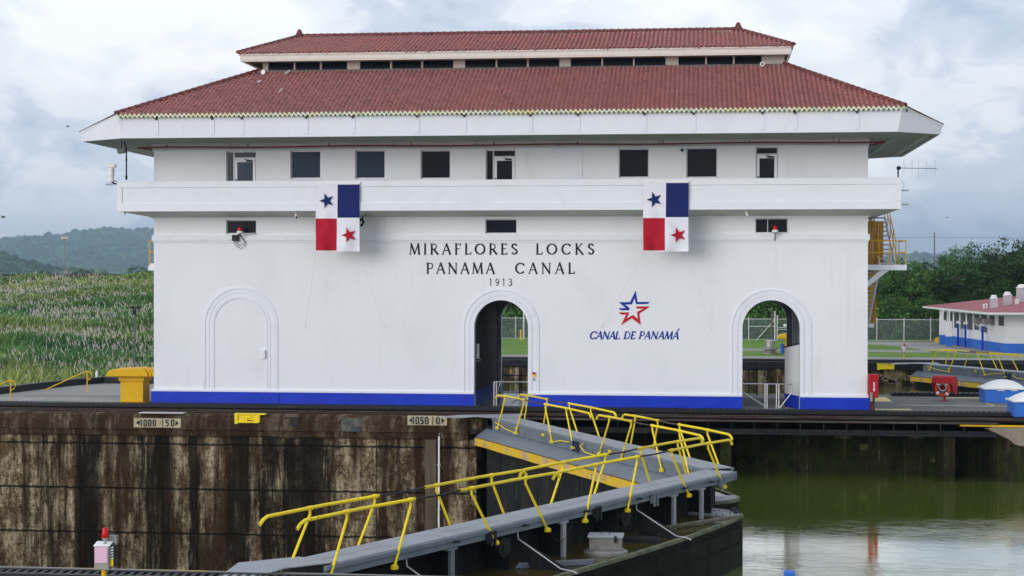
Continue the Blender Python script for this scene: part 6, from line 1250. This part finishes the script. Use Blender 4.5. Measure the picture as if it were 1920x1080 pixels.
# tall grass bank with plumes
def gz(X, Y): return -0.9+5.0*np.clip((Y-14)/100, 0, 1)**.92+.35*np.sin(X*.21+Y*.13)+.25*np.sin(X*.5-Y*.31)
nx_, ny_ = 60, 60; V = []; Fc = []
for j in range(ny_):
    Y = 13.6+(118-13.6)*j/(ny_-1); xl, xr = at(-260, 600, Y=Y).x, at(330, 600, Y=Y).x
    xr = min(xr, -19.8) if Y > 20 else -19.9
    for i in range(nx_): X = xl+(xr-xl)*i/(nx_-1); V.append((X, Y, float(gz(X, Y)) if j < ny_-1 else 3))
for j in range(ny_-1):
    for i in range(nx_-1): a_ = j*nx_+i; Fc.append((a_, a_+1, a_+nx_+1, a_+nx_))
struct(numpy_mesh('grass_bank', np.array(V), np.array(Fc), ['soil']))
nt_ = 21000; Yt = 14+102*rng.uniform(0, 1, nt_)**.92; xl = np.array([at(-210, 600, Y=float(y)).x for y in Yt]); xr = np.array([at(315, 600, Y=float(y)).x for y in Yt]); Xt = xl+(xr-xl)*rng.uniform(0, 1, nt_)
m_ = (Xt < -19) ; Xt, Yt = Xt[m_], Yt[m_]; Zt = gz(Xt, Yt); hgt = rng.uniform(1.1, 1.7, len(Xt))*(.85+.35*np.sin(Xt*.35)*np.sin(Yt*.2)); nb = 24
bx_ = np.repeat(Xt, nb)+rng.normal(0, .28, len(Xt)*nb); by_ = np.repeat(Yt, nb)+rng.normal(0, .28, len(Xt)*nb); bz_ = np.repeat(Zt, nb); bh = np.repeat(hgt, nb)*rng.uniform(.6, 1.1, len(bx_)); az = rng.uniform(0, 2*np.pi, len(bx_)); le = rng.uniform(.15, .9, len(bx_))*bh; wd = (.012+.00024*by_)
dx, dy = np.cos(az)*le, np.sin(az)*le; px_, py_ = wd, 0*wd
def pt(f, g, h): return np.stack([bx_+dx*f+g*wd, by_+dy*f, bz_+bh*h], 1)
V = np.stack([pt(0, -1, 0), pt(0, 1, 0), pt(.25, -1, .55), pt(.25, 1, .55), pt(.6, -.7, .85), pt(.6, .7, .85), pt(1.0, -.15, .86), pt(1.0, .15, .86)], 1).reshape(-1, 3); q = np.arange(len(bx_))[:, None]*8
Fq = np.concatenate([q+np.array([[0, 1, 3, 2]]), q+np.array([[2, 3, 5, 4]]), q+np.array([[4, 5, 7, 6]])]); 
o = numpy_mesh('tall_grass', V, Fq, ['blade']); o['kind'] = 'stuff'; tag(o, 'tall wild green grass covering the bank left of the building', 'grass')
npl = 3300; i0 = rng.integers(0, len(Xt), npl*5); wgt = (np.sin(Xt[i0]*.23+Yt[i0]*.11)+np.sin(Yt[i0]*.42+1.0)+rng.normal(0, .55, npl*5)) > .5; i0 = i0[wgt][:npl]
cx_, cy_ = Xt[i0]+rng.normal(0, .3, len(i0)), Yt[i0]+rng.normal(0, .3, len(i0)); cz_ = Zt[i0]+hgt[i0]*rng.uniform(.85, 1.12, len(i0)); ln = rng.uniform(.2, .45, len(i0)); tl = rng.normal(-.12, .2, len(i0)); pw = .018+.00028*cy_
parts_ = []
for sx2, sy2 in ((1, 0), (0, 1)):
    parts_.append(np.stack([np.stack([cx_, cy_, cz_], 1), np.stack([cx_+tl*ln*.5+sx2*pw, cy_+sy2*pw, cz_+ln*.5], 1), np.stack([cx_+tl*ln, cy_, cz_+ln], 1), np.stack([cx_+tl*ln*.5-sx2*pw, cy_-sy2*pw, cz_+ln*.5], 1)], 1).reshape(-1, 3))
V = np.concatenate(parts_); o = numpy_mesh('grass_plumes', V, np.arange(len(V)).reshape(-1, 4), ['plume']); o['kind'] = 'stuff'; tag(o, 'pale feathery plumes standing over the tall grass', 'plumes')
# dark thicket at the base of the trees and bushes on the bank
r2 = np.random.default_rng(5); C = np.stack([r2.uniform(-24, 45, 900), r2.uniform(77, 84, 900), r2.uniform(.2, 2.2, 900)], 1); V, Fq = leaves(C, 26000, .45, .16, r2); o = numpy_mesh('undergrowth', V, Fq, ['leafm']); o['kind'] = 'stuff'; tag(o, 'green undergrowth behind the chain link fence', 'undergrowth')
bush_n = 0
for px, Y, w_, h_, lb in ((213, 78, 3.6, .5, 'wide dark green bush on the upper grass bank near the building'), ):
    X = at(px, 560, Y=Y).x; z_ = float(gz(X, Y)); r_ = np.random.default_rng(int(px)); C = np.stack([X+r_.normal(0, w_*.45, 90), Y+r_.normal(0, 1, 90), z_+.9+np.abs(r_.normal(0, h_*.4, 90))], 1); V, Fq = leaves(C, 3500, .28, .13, r_); t = thing('bush', lb, 'bush', (X, Y, z_)); numpy_mesh('foliage', V, Fq, ['leafm'], None, t); b = MB(); b.tube([(X, Y, z_-.1), (X, Y, z_+1)], .08, 6); link('stem', b, 'bark', t)
# ------------------------------------------------------------------ hills
from mathutils import noise as mn
def hill(name, pts, Y, depth, seed, u, lab, ndome, base=-2, n=420, m2=110):
    """ridge whose skyline passes the given photo points at distance Y, falling towards the camera"""
    xs = [at(p[0], 500, Y=Y).x for p in pts]; zs = [at(*p, Y=Y).z for p in pts]; V = []
    X_ = np.linspace(xs[0], xs[-1], n); Z_ = np.interp(X_, xs, zs); nz = lambda x, y, k: mn.noise(Vector((x/k+seed, y/k, seed)))
    for j in range(m2):
        f = j/(m2-1); yy = Y-depth*(1-f)
        for i in range(n):
            x = X_[i]; g = f**1.05; h = base+(Z_[i]-base)*g
            k = nz(x, yy, 260*u)*26*u*(1-f)*min(1, f*4)+nz(x, yy, 55*u)*7*u*(1.2-f)+abs(nz(x, yy, 17*u))*9*u+nz(x, yy, 7*u)*3*u
            V.append((x, yy, h+k*min(1, f*6)-4*u))
    for i in range(n): V.append((X_[i], Y+depth*.6, base))
    m2 += 1; ii = np.arange(n-1); Fq = np.concatenate([np.stack([j*n+ii, j*n+ii+1, (j+1)*n+ii+1, (j+1)*n+ii], 1) for j in range(m2-1)])
    struct(numpy_mesh(name, np.array(V), Fq, ['hill'])); V = np.array(V)
    # tree crowns standing on the slope, one mass
    rr = np.random.default_rng(int(seed*7)); nd = int(ndome); ii = rr.integers(0, n, nd); lo_ = int(m2*.05); jj = rr.integers(lo_, m2-1, nd); C = V[jj*n+ii]+np.stack([rr.normal(0, 3*u, nd), rr.normal(0, 8*u, nd), np.zeros(nd)], 1)
    rad = rr.uniform(5, 11, nd)*u*(1+.5*(rr.uniform(0, 1, nd) > .94)); ang = np.linspace(0, 2*np.pi, 8)[:-1]; rings = ((1.0, -.5), (1.05, .15), (.78, .62), (.36, .92), (.02, 1.0)); D = []
    for k_, h_ in rings: D.append(np.stack([C[:, None, 0]+rad[:, None]*k_*np.cos(ang)*rr.uniform(.75, 1.2, (nd, 7)), C[:, None, 1]+rad[:, None]*k_*np.sin(ang)*rr.uniform(.75, 1.2, (nd, 7)), C[:, None, 2]+rad[:, None]*(h_+rr.normal(0, .08, (nd, 7)))*.9], 2))
    D = np.stack(D, 1).reshape(-1, 3); base_ = (np.arange(nd)*35)[:, None]; fq = []
    for a_ in range(4):
        for b_ in range(7): fq.append(base_+np.array([[a_*7+b_, a_*7+(b_+1) % 7, (a_+1)*7+(b_+1) % 7, (a_+1)*7+b_]]))
    o = numpy_mesh('forest', D, np.concatenate(fq), ['forest']); o['kind'] = 'stuff'; tag(o, lab, 'forest')
hill('hills', [(-260, 440), (-150, 455), (-40, 462), (0, 463), (40, 455), (90, 441), (130, 446), (170, 434), (205, 427), (240, 432), (288, 430), (400, 440), (600, 490)], 5000, 1900, 3, 1.0, 'forest covering the big hill left of the building', 9000)
hill('hills', [(-300, 450), (-60, 452), (0, 446), (35, 441), (70, 449), (95, 455), (200, 470), (500, 500)], 8000, 1500, 9, 1.2, 'forest on the palest farthest hill at the left edge', 1500, m2=40)
hill('hills', [(-260, 445), (-80, 462), (0, 474), (22, 480), (50, 494), (85, 503), (140, 509), (200, 513)], 1700, 500, 21, .55, 'darker forest on the nearer low hill at the left edge', 3500)
hill('hills', [(1500, 482), (1640, 480), (1700, 476), (1730, 474), (1760, 480), (1800, 474), (1850, 478), (1990, 470), (2200, 480)], 4500, 900, 33, .9, 'forest on the low far hill right of the staircase', 1500, m2=50)
# tree line at the hill foot
for k, (px, py, Y, lb) in enumerate(((158, 503, 300, 'small round tree beyond the top of the bank right of the light mast'), (266, 500, 300, 'dark tree beyond the bank close to the white wall'), (85, 506, 330, 'low dark tree beyond the bank left of the light mast'))):
    p = at(px, py, Y=Y); o = copy_tree(protos[k % 2]); s = (p.z+.5)/8; o.location = (p.x, Y, -.5); o.scale = (1.0, 1.0, s); o['label'] = lb; o['group'] = 'trees beyond the grass bank'
b = MB(); b.box(at(-300, 516, Y=121).x, at(330, 516, Y=121).x, 121, 121.3, 2, at(100, 513.5, Y=121).z); tag(link('boundary_wall', b, mat('dark_wall', (.07, .06, .06), .9), base=(-60, 121, 2)), 'long low dark wall along the top of the grass bank', 'wall')
for px, pt_, lb, hd in ((121, 445, 'tall floodlight mast on the skyline before the hills', True), (103, 475, 'thin shorter mast left of the floodlight mast', False)):
    Y = 400; a = at(px, pt_, Y=Y); t = thing('light_mast', lb, 'mast', (a.x, Y, -1)); b = MB(); b.tube([(a.x, Y, -1), (a.x, Y, a.z)], [.13, .09], 6); link('mast_pole', b, 'boxgrey', t)
    if hd: b = MB(); b.box(a.x-1.0, a.x+1.0, Y-.3, Y+.3, a.z-.4, a.z+.1); b.box(a.x-.7, a.x-.3, Y-.5, Y-.3, a.z-.3, a.z); b.box(a.x+.3, a.x+.7, Y-.5, Y-.3, a.z-.3, a.z); link('lamp_bank', b, 'cream', t)
a = at(253, 577, Y=16); t = thing('lamp_post', 'dark lamp post with two small heads standing in the tall grass', 'lamp post', (a.x, 16, -1)); b = MB(); b.tube([(a.x, 16, -1), (a.x, 16, a.z-.05)], .045, 8); link('pole', b, 'wire', t)
b = MB(); b.bar((a.x-.2, 16, a.z-.02), (a.x+.28, 16, a.z-.02), .05, .06); b.prism([(a.x-.28, 15.9, a.z-.04), (a.x-.08, 15.9, a.z+.0), (a.x-.08, 15.9, a.z+.1), (a.x-.26, 15.9, a.z+.06)], (0, .2, 0)); b.prism([(a.x+.12, 15.9, a.z), (a.x+.34, 15.9, a.z-.03), (a.x+.34, 15.9, a.z+.07), (a.x+.14, 15.9, a.z+.1)], (0, .2, 0)); b.tube([(a.x-.02, 16, a.z-.35), (a.x-.02, 16, a.z-.1)], .08, 8); link('lamp_heads', b, 'dark', t)
Y = 300; a = at(1752, 436, Y=Y); t = thing('power_pole', 'distant power pole carrying three wires over the trees', 'power pole', (a.x, Y, 0)); b = MB(); b.tube([(a.x, Y, 0), (a.x, Y, a.z)], [.22, .13], 6); link('pole_shaft', b, 'wire', t)
for dz in (1.0, 4.6, 8.3):
    z_ = a.z-dz; b = MB(); pts = []
    for k in range(-10, 21): x = a.x+k*4.5; u = abs(k)*4.5; pts.append((x, Y, z_+.0-.012*u*(1 if dz < 8 else .4)-0*u))
    b.tube(pts, .035, 4); link('wire', b, 'wire', t)
# birds
def bird(label, px, py, Y, s, tilt):
    a = at(px, py, Y=Y); t = thing('bird', label, 'bird', tuple(a), 'birds in the sky'); b = MB(); b.tube([a+Vector((-.22*s, 0, -.02*s)), a+Vector((-.1*s, 0, 0)), a+Vector((.1*s, 0, .01*s)), a+Vector((.24*s, 0, .02*s))], [.01*s, .05*s, .05*s, .015*s], 8)
    for sd in (-1, 1): b.hexa([a+Vector((-.08*s, 0, .02*s)), a+Vector((.09*s, 0, .02*s)), a+Vector((.06*s+tilt*.2, sd*.3*s, .14*s)), a+Vector((-.06*s, sd*.3*s, .14*s))], [a+Vector((-.08*s, 0, .035*s)), a+Vector((.09*s, 0, .035*s)), a+Vector((.06*s, sd*.3*s, .155*s)), a+Vector((-.06*s, sd*.3*s, .155*s))]); b.face([a+Vector((.06*s, sd*.3*s, .15*s)), a+Vector((-.06*s, sd*.3*s, .15*s)), a+Vector((-.25*s+tilt*.1, sd*.62*s, .05*s))])
    link('body', b, 'black', t)
bird('dark bird gliding at the left edge of the sky', 6, 407.5, 90, 1.0, 0); bird('small dark bird left of the big roof eave', 127, 237.5, 110, .8, .3); bird('tiny bird over the trees right of the staircase', 1776, 408, 130, .6, 0)
# ------------------------------------------------------------------ haze
HZ = bpy.data.materials.new('haze_air'); HZ.use_nodes = True; ht = HZ.node_tree; ht.nodes.clear(); ho_ = N(ht, 'ShaderNodeOutputMaterial'); hv = N(ht, 'ShaderNodeVolumePrincipled', inp={'Color': (.60, .80, 1.0, 1), 'Density': 0.00016, 'Anisotropy': 0.2}); L(ht, hv.outputs[0], ho_.inputs['Volume'])
b = MB(); b.box(-4500, 4500, -130, 8500, -14, 250); o = struct(link('haze', b, HZ), 'stuff')
